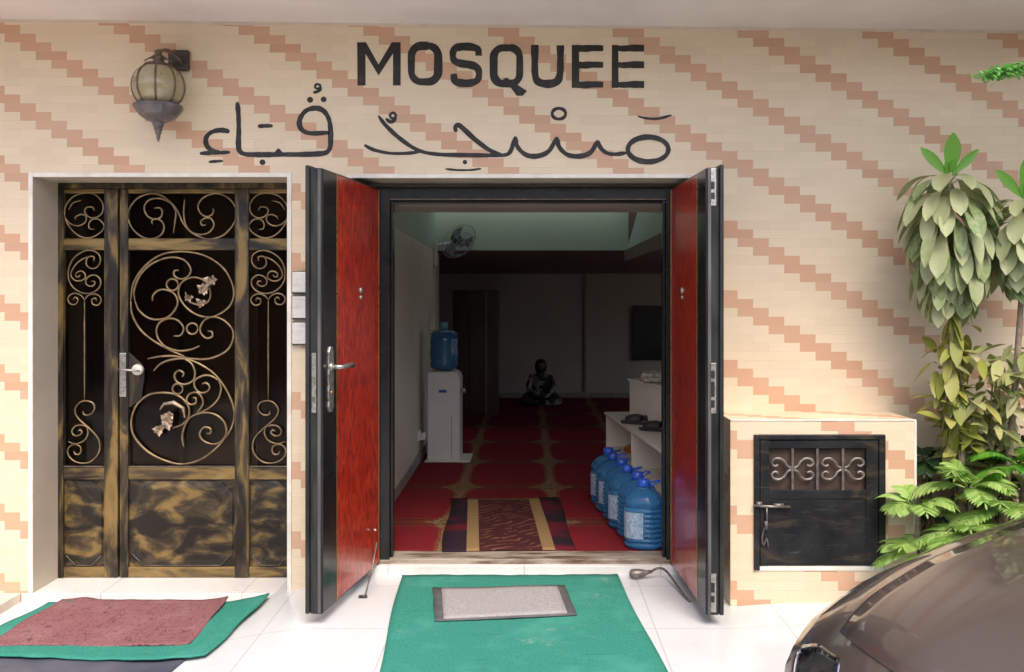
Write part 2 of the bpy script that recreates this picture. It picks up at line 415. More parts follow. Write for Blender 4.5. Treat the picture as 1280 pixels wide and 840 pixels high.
M['yellow'] = mat_leaf('yellow_green_leaf', [(0, (.17, .22, .03)), (.5, (.32, .33, .06)), (1, (.45, .40, .13))])
M['dull'] = mat_leaf('dull_leaf', [(0, (.12, .17, .04)), (.5, (.27, .31, .10)), (.8, (.40, .39, .16)), (1, (.46, .44, .30))])
M['fern'] = mat_leaf('fern_leaf', [(0, (.16, .32, .05)), (.5, (.34, .52, .12)), (1, (.50, .64, .24))], rough=.4, trans=.35)
M['twig'] = mat_leaf('bright_twig_leaf', [(0, (.14, .42, .08)), (1, (.32, .66, .20))], rough=.4, trans=.4)
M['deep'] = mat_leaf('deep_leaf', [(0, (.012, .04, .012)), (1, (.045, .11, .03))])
M['stem'] = simple('woody_stem', (.33, .26, .18), (.20, .15, .10), rough=.85, nscale=30, bmp=.5)
M['carpaint'] = simple('dark_brown_metallic', (.155, .118, .102), (.138, .106, .092), rough=.42, metal=.65, nscale=3, coat=1.0, rv=.02)
M['headglass'] = mat_glass('headlight_glass', (.8, .88, .95), .02, 1.45)
M['chrome'] = simple('reflector', (.7, .7, .72), (.6, .6, .62), rough=.12, metal=1)
M['carglass'] = simple('car_glass', (.01, .012, .012), (.012, .014, .014), rough=.04, coat=1, rv=.01)
M['tyre'] = simple('tyre', (.02, .02, .02), (.03, .03, .03), rough=.85)
M['skin'] = simple('brown_skin', (.16, .08, .05), (.13, .065, .04), rough=.55)
M['robe'] = simple('patterned_robe', (.025, .022, .02), (.22, .20, .18), rough=.9, nscale=9, lo=.5, hi=.56)
M['hair'] = simple('black_hair', (.01, .008, .007), rough=.8)
M['smoke'] = simple('smoked_glass', (.012, .010, .008), (.014, .011, .009), rough=.06, coat=1, rv=.01)

# ------------------------------------------------------------ ground
def gz(x):
    def ss(a, b, v):
        t = max(0, min(1, (v-a)/(b-a))); return t*t*(3-2*t)
    return .09*ss(-1.7, -.95, x)+.02*ss(.9, 1.3, x)
mb = MB(); mb.box(-300, 300, -300, 300, -.4, -.16)
mb.build('street_ground', M['street'], kind='structure')
mb = MB(); xs = [-6+.1*i for i in range(131)]
n = len(xs)
vs = [(x, -7.5, gz(x)) for x in xs]+[(x, .40, gz(x)) for x in xs]+[(x, -7.5, -.2) for x in xs]
mb.add(vs, [(i, i+1, n+i+1, n+i) for i in range(n-1)]+[(i+2*n, i+1+2*n, i+1, i) for i in range(n-1)])
mb.build('forecourt_floor', M['whitefloor'], kind='structure')
mb = MB(); mb.box(-6, 7, -7.8, -7.5, -.2, .02); mb.build('kerb', M['plinth'], kind='structure')

# ------------------------------------------------------------ building
B = thing('mosque_building', 'cream and pink tiled mosque front with hand painted MOSQUEE lettering and open red doors', 'building', (0, 0, 0))
GX0, GX1, GT = -2.602, -1.257, 2.234
MX0, MX1, MT = -.935, .90, 2.228
TOP = 3.12
wall = MB()
for a, b, z0, z1 in ((-6, GX0, -.1, TOP), (GX1, MX0, -.1, TOP), (MX1, 6.5, -.1, TOP), (GX0, GX1, GT, TOP), (MX0, MX1, MT, TOP)):
    wall.box(a, b, 0, .27, z0, z1)
wall.build('facade_wall', M['tile'], B)
# opening reveals
rv = MB()
rv.box(GX0-.02, GX0+.004, .002, .268, .04, GT); rv.box(GX1-.004, GX1+.02, .002, .268, .04, GT); rv.box(GX0, GX1, .002, .268, GT-.004, GT+.02)
rv.box(MX0-.02, MX0+.004, .002, .268, .05, MT); rv.box(MX1-.004, MX1+.02, .002, .268, .05, MT); rv.box(MX0, MX1, .002, .268, MT-.004, MT+.02)
rv.build('opening_reveal', M['reveal'], B)
tr = MB(); tw = .017
tr.box(GX0-tw, GX0+.006, -.006, .004, .045, GT+tw); tr.box(GX1-.006, GX1+tw, -.006, .004, .045, GT+tw); tr.box(GX0+.0061, GX1-.0061, -.006, .004, GT-.006, GT+tw)
tr.box(MX0-tw, MX0+.006, -.006, .004, .10, MT+tw); tr.box(MX1-.006, MX1+tw, -.006, .004, .10, MT+tw); tr.box(MX0+.0061, MX1-.0061, -.006, .004, MT-.006, MT+tw)
tr.build('opening_trim', M['trim'], B, bevel=.002)
# canopy slab, slightly out of level
zl, zr = 1.6+(371-24)/238.3, 1.6+(371-38)/238.3
def zc(x): return zl+(zr-zl)*(x+2.77)/5.37
mb = MB(); vs = []
for x in (-6, 7):
    for y in (-1.05, .28): vs += [(x, y, zc(x)), (x, y, zc(x)+.22)]
mb.add(vs, [(0, 2, 6, 4), (1, 5, 7, 3), (0, 1, 3, 2), (4, 6, 7, 5), (0, 4, 5, 1), (2, 3, 7, 6)])
mb.build('canopy_slab', M['soffit'], B, bevel=.01)
mb = MB()
pts = [(-6+.5*i, -.012-.006*math.sin(i*1.7), 0) for i in range(27)]
for i in range(26):
    x0, x1 = -6+.5*i, -5.5+.5*i; d0 = .010+.008*abs(math.sin(i*1.9)); d1 = .010+.008*abs(math.sin((i+1)*1.9))
    mb.add([(x0, -.004, zc(x0)-d0), (x1, -.004, zc(x1)-d1), (x1, -.004, zc(x1)+.01), (x0, -.004, zc(x0)+.01),
            (x0, .002, zc(x0)-d0), (x1, .002, zc(x1)-d1), (x1, .002, zc(x1)+.01), (x0, .002, zc(x0)+.01)],
           [(0, 1, 2, 3), (4, 7, 6, 5), (0, 4, 5, 1), (2, 6, 7, 3)])
mb.build('plaster_joint', M['plinth'], B)
# steps
mb = MB(); mb.box(-2.655, -1.150, -.004, .60, -.02, .045); mb.build('gate_step', M['steptile'], B, bevel=.003)
mb = MB(); mb.box(-6, -2.66, -4.2, -.001, -.05, .048); mb.build('side_plinth', M['plinth'], B, bevel=.004)
mb = MB(); mb.box(MX0, MX1+.002, .165, .30, .05, .139); mb.build('door_step', M['steptile'], B, bevel=.003)
mb = MB(); mb.box(MX0+.01, MX1-.01, .20, .36, .132, .166); mb.build('door_threshold', M['threshold'], B, bevel=.006)

# unseen building added behind the viewpoint for paint and glass to mirror
OB = thing('reflection_building', 'ochre building added out of view across the road for reflections', 'building', (0, -15, -.16))
mb = MB(); mb.box(-16, 16, -19, -15, -.3, 4.0); mb.build('wall', simple('ochre_render', (.24, .185, .13), (.18, .14, .10), rough=.8, nscale=1.2), OB)
mb = MB(); mb.box(-16.3, 16.3, -19.2, -14.7, 4.0, 4.2); mb.build('parapet', M['soffit'], OB)
for i in range(7):
    for z_ in (1.1,):
        x_ = -13+4.2*i
        mb = MB(); mb.box(x_-.7, x_+.7, -15.03, -14.98, z_, z_+1.5); wn_ = mb.build('window', M['darkwood'], OB)
        mb = MB(); mb.box(x_-.62, x_+.62, -14.98, -14.97, z_+.08, z_+1.42); mb.build('pane', M['carglass'], wn_)

# lettering ------------------------------------------------------
lay = [0]
def ribbon(mb, pts, w, closed=False, y0=None):
    """flat brush stroke on the wall; pts in world X,Z; w number or list"""
    k = len(pts); ws = w if isinstance(w, (list, tuple)) else [w]*k
    lay[0] += 1; y = -.0012-.00025*(lay[0] % 9) if y0 is None else y0
    P = [Vector((p[0], p[1])) for p in pts]; vs = []
    for i in range(k):
        if closed: a, b = P[(i-1) % (k-1)], P[(i+1) % (k-1)] if i < k-1 else P[1]
        else: a, b = P[max(i-1, 0)], P[min(i+1, k-1)]
        d = (b-a)
        if d.length < 1e-9: d = Vector((1, 0))
        d.normalize(); nn = Vector((-d.y, d.x))*ws[i]/2
        for q in (P[i]+nn, P[i]-nn):
            vs.append((q.x, y, q.y)); vs.append((q.x, .001, q.y))
    fs = []
    for i in range(k-1):
        a = 4*i; b = 4*i+4
        fs += [(a, a+2, b+2, b), (a, b, b+1, a+1), (a+2, a+3, b+3, b+2)]
    fs += [(0, 1, 3, 2), (4*k-4, 4*k-2, 4*k-1, 4*k-3)]
    mb.add(vs, fs)
def disc(mb, x, z, r):
    lay[0] += 1; y = -.0012-.00025*(lay[0] % 9)
    n = 14; pts = [(x+r*math.cos(6.2832*i/n)*(1+.06*math.sin(i*2.1)), z+r*math.sin(6.2832*i/n)) for i in range(n)]
    mb.prism(pts, y, .001)
def wp(x, y): return ((x-CX)/238.3, CH-(y-CY)/238.3)
def stroke(mb, pts, w, ox, oy, s, taper=True, per=6, closed=False):
    q = cr([(ox+p_[0]/s, oy+p_[1]/s, 0) for p_ in pts], per)
    k = len(q); ww = w/s/238.3
    rnd = random.Random(len(pts)*13+int(pts[0][0]))
    ph = rnd.random()*6
    ws = [ww*(1+.11*math.sin(ph+i*.31)+.05*math.sin(ph*2+i*1.3)) for i in range(k)]
    if taper and not closed:
        for i in range(k):
            e = min(i, k-1-i)
            if e < 3: ws[i] *= (.45, .75, .92)[e]
    ribbon(mb, [wp(v[0], v[1]) for v in q], ws, closed)
L = MB()
def LT(pts, w=44, per=1, taper=False, closed=False): stroke(L, pts, w, 440, 40, 4.665, taper, per, closed)
def poly(pts): 
    lay[0] += 1; L.prism([wp(440+a/4.665, 40+b/4.665) for a, b in pts], -.0012-.00025*(lay[0] % 9), .001)
poly([(30, 60), (79, 60), (79, 312), (32, 312)]); poly([(240, 61), (284, 60), (284, 312), (239, 312)])
poly([(50, 60), (82, 60), (155, 190), (232, 60), (268, 60), (262, 90), (155, 254), (60, 96)])
def rrect(x0, x1, y0, y1, rx, ry, n=6):
    out = []
    for cx_, cy_, a0 in ((x1-rx, y0+ry, -90), (x1-rx, y1-ry, 0), (x0+rx, y1-ry, 90), (x0+rx, y0+ry, 180)):
        for i in range(n+1):
            a = R(a0+90*i/n); out.append((cx_+rx*math.cos(a), cy_+ry*math.sin(a)))
    out.append(out[0]); return out
LT(rrect(346, 503, 81, 291, 58, 62), closed=True)
LT([(761, 136), (738, 136)], 2)
LT(cr([(738, 138, 0), (735, 104, 0), (700, 88, 0), (640, 86, 0), (600, 98, 0), (588, 130, 0), (596, 166, 0), (630, 183, 0), (690, 192, 0), (728, 208, 0), (741, 240, 0), (732, 280, 0), (690, 298, 0), (640, 298, 0), (602, 286, 0), (592, 244, 0)], 4), 42)
# Q  (measured in the second crop, 4.668 px/px, origin 640,40)
LT(rrect(826, 978, 93, 301, 52, 58), closed=True)
poly([(880, 272), (905, 268), (1020, 345), (995, 372), (960, 372), (930, 330)])
def LT2(pts, w=44, closed=False): stroke(L, [(p[0]+200*4.665, p[1]) for p in pts], w, 440, 40, 4.665, False, 1, closed)
LT2(cr([(133, 75, 0), (133, 160, 0), (134, 240, 0), (150, 288, 0), (207, 303, 0), (262, 288, 0), (280, 240, 0), (282, 160, 0), (282, 78, 0)], 4))
for x0, x1 in ((350, 532), (581, 770)):
    LT2([(x0+20, 76), (x0+20, 326)], 42)
    for yy in (95, 192, 307): 
        stroke(L, cr([(p[0]+200*4.665, p[1], 0) for p in ((x0+22, yy-1), (x0+70, yy+2), (x0+120, yy-1), (x1, yy))], 4), 36, 440, 40, 4.665, False, 1)
for v in (): pass
L.build('latin_lettering', M['ink'], B, label='large black painted word MOSQUEE above the door')
A = MB()
def SA(pts, w, **k): stroke(A, pts, w*1.3, 130, 20, 4.2, **k)
SA([(660, 608), (625, 600), (585, 603), (550, 620), (534, 652), (545, 688), (580, 710), (612, 717)], 19)
SA([(503, 722), (560, 719), (610, 718), (662, 715)], 16)
SA([(550, 766), (590, 763), (626, 761)], 11)
SA([(700, 452), (706, 520), (708, 600), (706, 670), (712, 708), (740, 725), (800, 728), (870, 728), (930, 727), (1020, 727), (1120, 724), (1168, 716), (1187, 690), (1190, 640), (1189, 590), (1180, 540), (1155, 500), (1115, 484), (1065, 495), (1034, 530), (1026, 570), (1045, 602), (1090, 616), (1185, 612)], 20)
SA([(895, 724), (905, 716), (916, 704), (926, 716), (940, 726)], 12)
SA([(808, 579), (848, 577), (886, 577)], 17)
SA(ring(1122, 370, 14, 12), 9, closed=True); SA([(1137, 370), (1136, 388), (1118, 398), (1098, 402)], 11)
for x, y, r in ((832, 768, 15), (1082, 440, 16), (1153, 438, 15)):
    q = wp(130+x/4.2, 20+y/4.2); disc(A, q[0], q[1], r/4.2/238.3)
def SB(pts, w, **k): stroke(A, pts, w*1.3, 430, 30, 2.844, **k)
SB([(122, 326), (150, 362), (200, 408), (262, 448), (330, 463), (430, 466), (520, 467), (570, 466), (592, 452), (609, 400)], 11)
SB([(72, 430), (105, 447), (160, 459), (215, 460), (270, 455)], 9)
SB([(398, 384), (396, 366), (412, 362), (465, 410), (520, 450), (565, 467)], 13)
SB([(609, 400), (616, 435), (645, 464), (685, 470), (728, 452), (756, 402)], 13)
SB([(756, 402), (765, 437), (795, 465), (840, 470), (878, 455), (901, 414)], 13)
SB([(901, 414), (912, 440), (935, 459), (965, 463), (1005, 458)], 11)
SB(ring(1081, 446, 72, 44, 24), 14, closed=True, per=2)
SB(ring(764, 319, 24, 19), 9, closed=True)
SB([(1044, 328), (1080, 336), (1120, 336), (1165, 324)], 7)
SB([(360, 515), (400, 519), (450, 519), (488, 514)], 6)
q = wp(430+430/2.844, 30+491/2.844); disc(A, *q, 8/2.844/238.3)
SB(ring(174, 326, 10, 10), 7, closed=True); SB([(184, 328), (180, 342), (165, 348), (148, 336)], 9)
A.build('arabic_lettering', M['ink'], B, label='black painted Arabic calligraphy line below the word MOSQUEE')

# ------------------------------------------------------------ bronze gate
DG = 4.955; YG = DG+CYW            # 0.255: plane of the gate face
def gp(x, y, dy=0): 
    v = W(x, y, DG); v.y += dy; return v
gz0 = gp(0, 724).z
def gbox(mb, x0, x1, y0, y1, t0=0, t1=.03):
    a = gp(x0, y1); b = gp(x1, y0); mb.box(a.x, b.x, YG+t0, YG+t1, a.z, b.z)
G = MB()
gbox(G, 70, 79, 229, 723, -.004, .04); gbox(G, 362, 379, 229, 723, -.004, .04); gbox(G, 79, 362, 229, 235.5, -.004, .04)
gbox(G, 130, 147, 236, 722); gbox(G, 149.5, 160, 236, 722); gbox(G, 293.5, 311, 236, 722, -.003, .03)
gate = G.build('gate', M['bronzeV'], B, bevel=.003, label='antique gold and black iron gate with scrollwork at left')
for y0, y1 in ((236, 241.5), (298, 312.5), (584, 599.5), (709, 722)):
    for x0, x1 in ((79, 130), (160, 293.5), (311, 362)):
        G = MB(); gbox(G, x0, x1, y0, y1, .002, .028); G.build('rail', M['bronzeH'], gate, bevel=.003)
for x0, x1 in ((79, 130), (160, 294), (311, 362)):
    G = MB(); gbox(G, x0, x1, 599, 710, .016, .026); G.build('lower_sheet', M['bronzeP'], gate)
def octo(x0, x1, y0, y1, c):
    return [(x0+c, y0), (x1-c, y0), (x1, y0+c), (x1, y1-c), (x1-c, y1), (x0+c, y1), (x0, y1-c), (x0, y0+c)]
for (a, b, c) in ((82, 126, 12), (164, 290, 15), (314, 360, 12)):
    pts = octo(a, b, 602, 707, c); pin = octo(a+7, b-7, 609, 700, c-2)
    mb = MB(); n = 8; vs = []
    for P_, dy in ((pts, .016), (pts, .008), (pin, .001)):
        vs += [gp(x, y, dy) for x, y in P_]
    fs = [(i, (i+1) % n, n+(i+1) % n, n+i) for i in range(n)]+[(n+i, n+(i+1) % n, 2*n+(i+1) % n, 2*n+i) for i in range(n)]+[tuple(range(2*n, 3*n))]
    mb.add(vs, fs); mb.build('raised_panel', M['bronzeP'], gate)
    mb = MB(); bot = [pts[4], pts[5]]
    mb.tube([gp(pts[3][0], pts[3][1], .006), gp(*pts[4], .006), gp(*pts[5], .006), gp(*pts[6], .006)], .0022, 6)
    mb.build('panel_edge', M['iron'], gate)
for a, b in ((79, 130), (160, 293.5), (311, 362)):
    mb = MB(); mb.tube([gp(a+1, 583, -.001), gp(b-1, 583, -.001)], .003, 6)
    mb.build('sill_bead', M['iron'], gate)
# scrolls
def sc_set(mb, strokes, ox, oy, s, r=.0052, mir=None, dy=.006, per=5):
    for st in strokes:
        pts = [(ox+a/s, oy+b/s) for a, b in st]
        if mir: pts = [(mir-(x-104.3), y) for x, y in pts]
        q = cr([(x, y, 0) for x, y in pts], per)
        k = len(q); rr = [r]*k
        for i in range(min(5, k//3)): rr[i] = r*(.55+.09*i); rr[-1-i] = r*(.55+.09*i)
        lay[0] += 1; ddy = dy+.0015*(lay[0] % 4)
        mb.tube([gp(v[0], v[1], ddy) for v in q], rr, 6)
G1 = [[(65, 400), (85, 280), (160, 170), (270, 95), (410, 75), (560, 105), (680, 190), (740, 310), (735, 400), (690, 460), (600, 505), (500, 490), (420, 430), (380, 350), (400, 280), (470, 245), (540, 260), (580, 310), (590, 370), (560, 415), (490, 420), (440, 390), (425, 340)],
      [(65, 400), (75, 490), (130, 590), (220, 665), (330, 725), (430, 770)],
      [(95, 400), (90, 330), (130, 230), (200, 160), (290, 120), (370, 115), (430, 140), (463, 195), (440, 242), (395, 255), (355, 235), (355, 203), (385, 198)],
      [(95, 400), (120, 460), (180, 510), (250, 522), (320, 500), (365, 445), (375, 400), (350, 350), (290, 325), (240, 335), (212, 368), (210, 400)],
      ring(340, 293, 38), ring(470, 582, 36),
      [(520, 695), (460, 720), (380, 727), (300, 703), (250, 650), (237, 590), (260, 540), (320, 515), (380, 530), (415, 580), (395, 625), (350, 630)],
      [(572, 598), (598, 602), (603, 632), (565, 645), (530, 615), (525, 570), (560, 520), (620, 505), (690, 535), (740, 600), (730, 680), (680, 740), (580, 780), (470, 780), (420, 770)],
      [(175, 780), (260, 765), (350, 762), (430, 775)]]
G2 = [[(215, 125), (260, 80), (330, 52), (420, 45), (520, 80), (620, 150), (700, 260), (745, 380), (735, 480), (690, 560), (620, 640), (520, 710), (400, 738), (280, 710), (170, 650), (90, 560), (68, 480), (80, 400), (120, 330), (190, 280), (280, 268), (360, 280), (420, 320), (450, 380), (440, 440), (400, 480), (340, 500)],
      [(420, 45), (470, 80), (490, 140), (475, 190), (420, 213), (370, 195), (355, 150), (385, 122), (415, 140), (405, 165)],
      ring(375, 243, 34),
      [(645, 190), (600, 160), (545, 155), (490, 185), (485, 225), (515, 265), (560, 265), (585, 235), (565, 205), (535, 210)],
      [(645, 190), (660, 240), (640, 310), (580, 370), (500, 405)],
      [(500, 400), (540, 350), (535, 300), (500, 265), (450, 280), (435, 320), (460, 345), (495, 335), (495, 305), (475, 300)],
      [(415, 625), (405, 560), (420, 490), (460, 430), (540, 400), (620, 410), (680, 460), (695, 530), (660, 590), (600, 605), (540, 580), (520, 535), (550, 495), (590, 505), (590, 535), (565, 535)]]
T = [[(318, 400), (312, 370), (350, 345), (410, 370), (435, 430), (410, 500), (330, 545), (230, 535), (130, 460), (75, 350), (90, 240), (170, 140), (290, 95), (400, 110), (500, 180), (570, 270), (620, 380), (690, 470), (800, 530), (900, 550), (1030, 510), (1130, 400), (1160, 290), (1120, 180), (1020, 105), (920, 95), (820, 140), (775, 220), (800, 290), (860, 325), (915, 305), (930, 265), (915, 245)],
     [(520, 210), (450, 160), (370, 140), (280, 160), (235, 230), (260, 310), (330, 350), (400, 330), (415, 270), (385, 235), (335, 240)],
     [(520, 210), (555, 280), (545, 380), (530, 490)],
     [(642, 150), (632, 280), (650, 400), (710, 480), (800, 505), (890, 480), (935, 410), (905, 345), (850, 340), (805, 370), (815, 410), (855, 405)]]
V = [[(330, 265), (310, 235), (260, 240), (245, 280), (290, 325), (350, 325), (400, 280), (400, 200), (340, 130), (250, 112), (150, 140), (80, 220), (70, 320), (120, 420), (200, 490), (290, 505), (380, 460), (415, 400), (370, 345), (310, 345), (280, 385), (290, 425), (330, 430)],
     [(100, 260), (140, 200), (210, 178)], [(70, 320), (120, 380), (190, 400), (250, 370), (260, 320), (220, 300), (170, 320), (165, 345)]]
mb = MB(); sc_set(mb, G1, 150, 300, 5.25, r=.006); sc_set(mb, G2, 150, 440, 5.25, r=.006)
mb.build('main_scrollwork', M['scroll'], gate, smooth=True)
mb = MB(); sc_set(mb, T, 150, 230, 8.0); mb.build('top_scrollwork', M['scroll'], gate, smooth=True)
def vscale(st, k, ky, cy_from, cy_to):   # squeeze the round motif into the tall light
    return [[(310+(x-240)*k-70, cy_to*7+(y-cy_from)*ky) for x, y in s_] for s_ in st]
SR1 = [[(150, 220), (145, 180), (190, 170), (225, 200), (225, 265), (170, 300), (110, 280), (75, 220), (90, 155), (150, 115), (230, 110), (320, 150), (390, 220), (425, 320), (420, 420), (370, 500), (290, 550), (200, 560), (120, 530), (75, 470), (80, 410), (130, 370), (190, 375), (235, 420), (225, 470), (170, 485), (135, 455), (150, 430), (180, 435)],
       [(175, 175), (240, 185), (320, 230), (380, 300), (400, 370), (360, 420), (300, 430), (245, 400), (250, 350), (290, 325), (340, 345), (345, 380), (315, 385), (300, 365)],
       [(250, 625), (215, 585), (150, 565), (90, 590), (70, 640), (110, 685), (165, 670), (170, 625), (130, 612), (122, 640)],
       [(250, 625), (290, 580), (350, 560), (410, 580), (430, 630), (395, 675), (340, 670), (320, 625), (350, 600), (372, 625)]]
SR2 = [[(250, -970), (250, -500), (250, 97)],
       [(265, 205), (260, 235), (215, 245), (165, 220), (140, 165), (165, 115), (230, 95), (300, 110), (350, 170), (350, 230), (310, 290), (240, 350), (150, 430), (95, 510), (85, 600), (120, 680), (200, 740), (290, 750), (370, 725), (425, 670), (435, 610), (400, 565), (350, 555), (300, 575), (290, 620), (310, 655), (350, 655), (370, 625)],
       [(228, 370), (280, 350), (350, 360), (390, 410), (370, 455), (320, 460), (280, 430), (300, 400), (325, 415)],
       [(225, 370), (210, 430), (240, 500), (300, 535), (360, 545), (428, 522)]]
for mir in (False, True):
    mb = MB()
    for S_, oy in ((SR1, 300), (SR2, 490)):
        q = [[(305+x/8.4, oy+y/8.4) for x, y in st_] for st_ in S_]
        if mir: q = [[(104.2-(x-335.4)*.96, y) for x, y in st_] for st_ in q]
        sc_set(mb, q, 0, 0, 1.0, r=.0046)
    mb.build('side_scrollwork', M['scroll'], gate, smooth=True)
    mb = MB()
    sc_set(mb, V, 70, 225, 7.0, mir=335.5 if mir else None, r=.0045)
    mb.build('corner_scrollwork', M['scroll'], gate, smooth=True)
def petals(mb, cx, cy, s, r, n, seed, dy=-.004):
    rn = random.Random(seed)
    for i in range(n):
        a = 6.283*i/n+rn.random()*.5; ln = r*(.7+.6*rn.random())
        c = gp(cx, cy, dy); d = Vector((math.cos(a), -.25-.5*rn.random(), math.sin(a))).normalized(); sd_ = Vector((-math.sin(a), 0, math.cos(a)))
        p = [c, c+d*ln*.5+sd_*ln*.32, c+d*ln, c+d*ln*.5-sd_*ln*.32, c+d*ln*.5+Vector((0, -.006, 0))]
        mb.add(p, [(0, 1, 4), (1, 2, 4), (2, 3, 4), (3, 0, 4)])
mb = MB()
petals(mb, 209, 527, 1, .045, 9, 1); petals(mb, 199, 537, 1, .035, 7, 2); petals(mb, 213, 519, 1, .03, 7, 5)
mb.tube([gp(200, 512), gp(205, 505), gp(217, 503), gp(229, 510), gp(231, 522)], [.004, .009, .012, .010, .004], 8); mb.build('metal_flower', M['scrollP'], gate); mb = MB(); petals(mb, 255, 362, 1, .035, 8, 3); petals(mb, 266, 350, 1, .045, 5, 4); petals(mb, 252, 379, 1, .035, 6, 6); petals(mb, 236, 372, 1, .028, 5, 8)
mb.tube([gp(252, 366, -.008), gp(262, 355, -.014), gp(272, 349, -.008)], [.006, .014, .004], 8)
mb.build('metal_flower', M['scrollP'], gate, smooth=False)
mb = MB(); gbox(mb, 150, 158.5, 441, 496, -.010, 0); mb.build('lock_plate', M['steel'], gate, bevel=.004)
mb = MB(); mb.tube([gp(154, 461, -.012), gp(154, 461, -.05), gp(158, 461, -.055), gp(180, 463, -.055)], [.007, .007, .007, .006], 8); mb.build('lever_handle', M['steel'], gate, smooth=True)
mb = MB(); c = gp(173, 462, -.001); mb.lathe((c.x, 0, c.z), [(0, YG-.03), (.022, YG-.028), (.03, YG-.02), (.033, YG)], 20, 'Y'); mb.build('lock_rose', M['trim'], gate, smooth=True)
mb = MB(); mb.prism([(gp(160, 440).x, gp(160, 440).z), (gp(176, 455).x, gp(176, 455).z), (gp(180, 470).x, gp(180, 470).z), (gp(176, 500).x, gp(176, 500).z), (gp(160, 510).x, gp(160, 510).z)], YG+.004, YG+.02)
mb.build('lock_box', M['bronzeV'], gate, bevel=.002)
# vestibule behind the gate
vb = MB()
vb.box(-3.4, -1.05, 2.3, 2.4, 0, 2.8); vb.box(-3.5, -3.4, .3, 2.4, 0, 2.8)
vb.build('vestibule_wall', simple('brown_vestibule_wall', (.36, .28, .20), (.30, .23, .165), rough=.6, nscale=2), B)
vb = MB(); vb.box(-3.4, -1.05, .29, 2.3, 2.55, 2.8); vb.build('vestibule_ceiling', M['ceil'], B)
vb = MB(); vb.box(-3.4, -1.03, .30, 2.3, -.1, .043); vb.build('vestibule_floor', M['steptile'], B)
vb = MB(); vb.box(-2.62, -2.30, 1.2, 1.28, .05, 2.5); vb.box(-1.9, -1.6, 1.6, 1.66, .05, 2.1)
vb.build('inner_door', M['darkwood'], B)
m, t, p = newmat('tinted_gate_glass'); p.inputs['Base Color'].default_value = (.55, .46, .37, 1); p.inputs['Transmission Weight'].default_value = 1.0; p.inputs['Roughness'].default_value = .03; p.inputs['IOR'].default_value = 1.25
for x0, x1 in ((79, 130), (160, 294), (311, 362)):
    gl = MB(); gbox(gl, x0, x1, 241, 583, .0285, .0315); gl.build('gate_glass', m, gate)

# ------------------------------------------------------------ main door frame
DF = 4.9; YF = .2
def fp(x, y, D=DF): return W(x, y, D)
fr = MB()
fr.box(MX0+.003, -.757, YF, YF+.07, .16, 2.20); fr.box(.757, MX1-.003, YF, YF+.07, .16, 2.20); fr.box(-.757, .757, YF, YF+.07, 2.128, 2.20)
fr.box(-.757, -.742, YF+.03, YF+.09, .165, 2.115); fr.box(.742, .757, YF+.03, YF+.09, .165, 2.115); fr.box(-.742, .742, YF+.03, YF+.09, 2.118, 2.1279)
fr.build('door_frame', M['blackgloss'], B, bevel=.003)
mb = MB(); mb.box(-.756, .756, YF-.003, YF+.004, 2.131, 2.136); mb.build('frame_strip', M['lamp_brown'], B)

def leaf(px, py, ang, sgn, label):
    """door leaf; local x = from hinge to lock edge, local y = thickness (visible red face at y=0), z up"""
    Lw, H, T_ = .800, 2.05, .078
    def mk(mb, name, mat, par, **k): 
        o = mb.build(name, mat, par, world=False, **k); return o
    y = lambda v: -sgn*v             # thickness direction flips for the other leaf
    def bx(mb, x0, x1, a, b, z0, z1): mb.box(x0, x1, min(y(a), y(b)), max(y(a), y(b)), z0, z1)
    mb = MB(); bx(mb, 0, Lw, .004, T_-.018, 0, H); bx(mb, -.002, Lw+.016, T_-.018, T_, .004, H+.012)
    lf = mk(mb, 'door_leaf', M['blackedge'], B, bevel=.003, label=label)
    lf.matrix_world = Matrix.Translation((px, py, .142)) @ Matrix.Rotation(ang, 4, 'Z')
    mb = MB(); bx(mb, .022, .630, -.001, .006, .012, H-.010); mk(mb, 'red_panel', M['red'], lf, bevel=.001)
    mb = MB(); bx(mb, .632, .797, -.002, .006, .004, H-.004); bx(mb, .001, .020, -.002, .006, .004, H-.004); mk(mb, 'face_stile', M['blackgloss'], lf, bevel=.0015)
    mb = MB(); bx(mb, .627, .632, -.0035, .004, .006, H-.006); bx(mb, .0185, .022, -.0035, .004, .006, H-.006); mk(mb, 'brass_bead', M['brass'], lf)
    mb = MB(); bx(mb, Lw, Lw+.004, .008, .022, .004, H-.004); mk(mb, 'grey_edge_strip', M['greyedge'], lf)
    mb = MB(); mb.lathe((.30, 0, 1.49), [(.006, y(-.010)), (.016, y(-.008)), (.018, y(0.0))], 16, 'Y'); mb.lathe((.30, 0, 1.455), [(.004, y(-.008)), (.010, y(-.006)), (.012, y(0.0))], 12, 'Y')
    mk(mb, 'peephole', M['steel'], lf, smooth=True)
    for z in (.25, 1.0, 1.8):
        mb = MB(); mb.lathe((-.006, y(.004), z), [(.009, 0), (.009, .11)], 10); mk(mb, 'hinge', M['blackgloss'], lf, smooth=True)
    return lf, mk, bx, y, Lw, H, T_
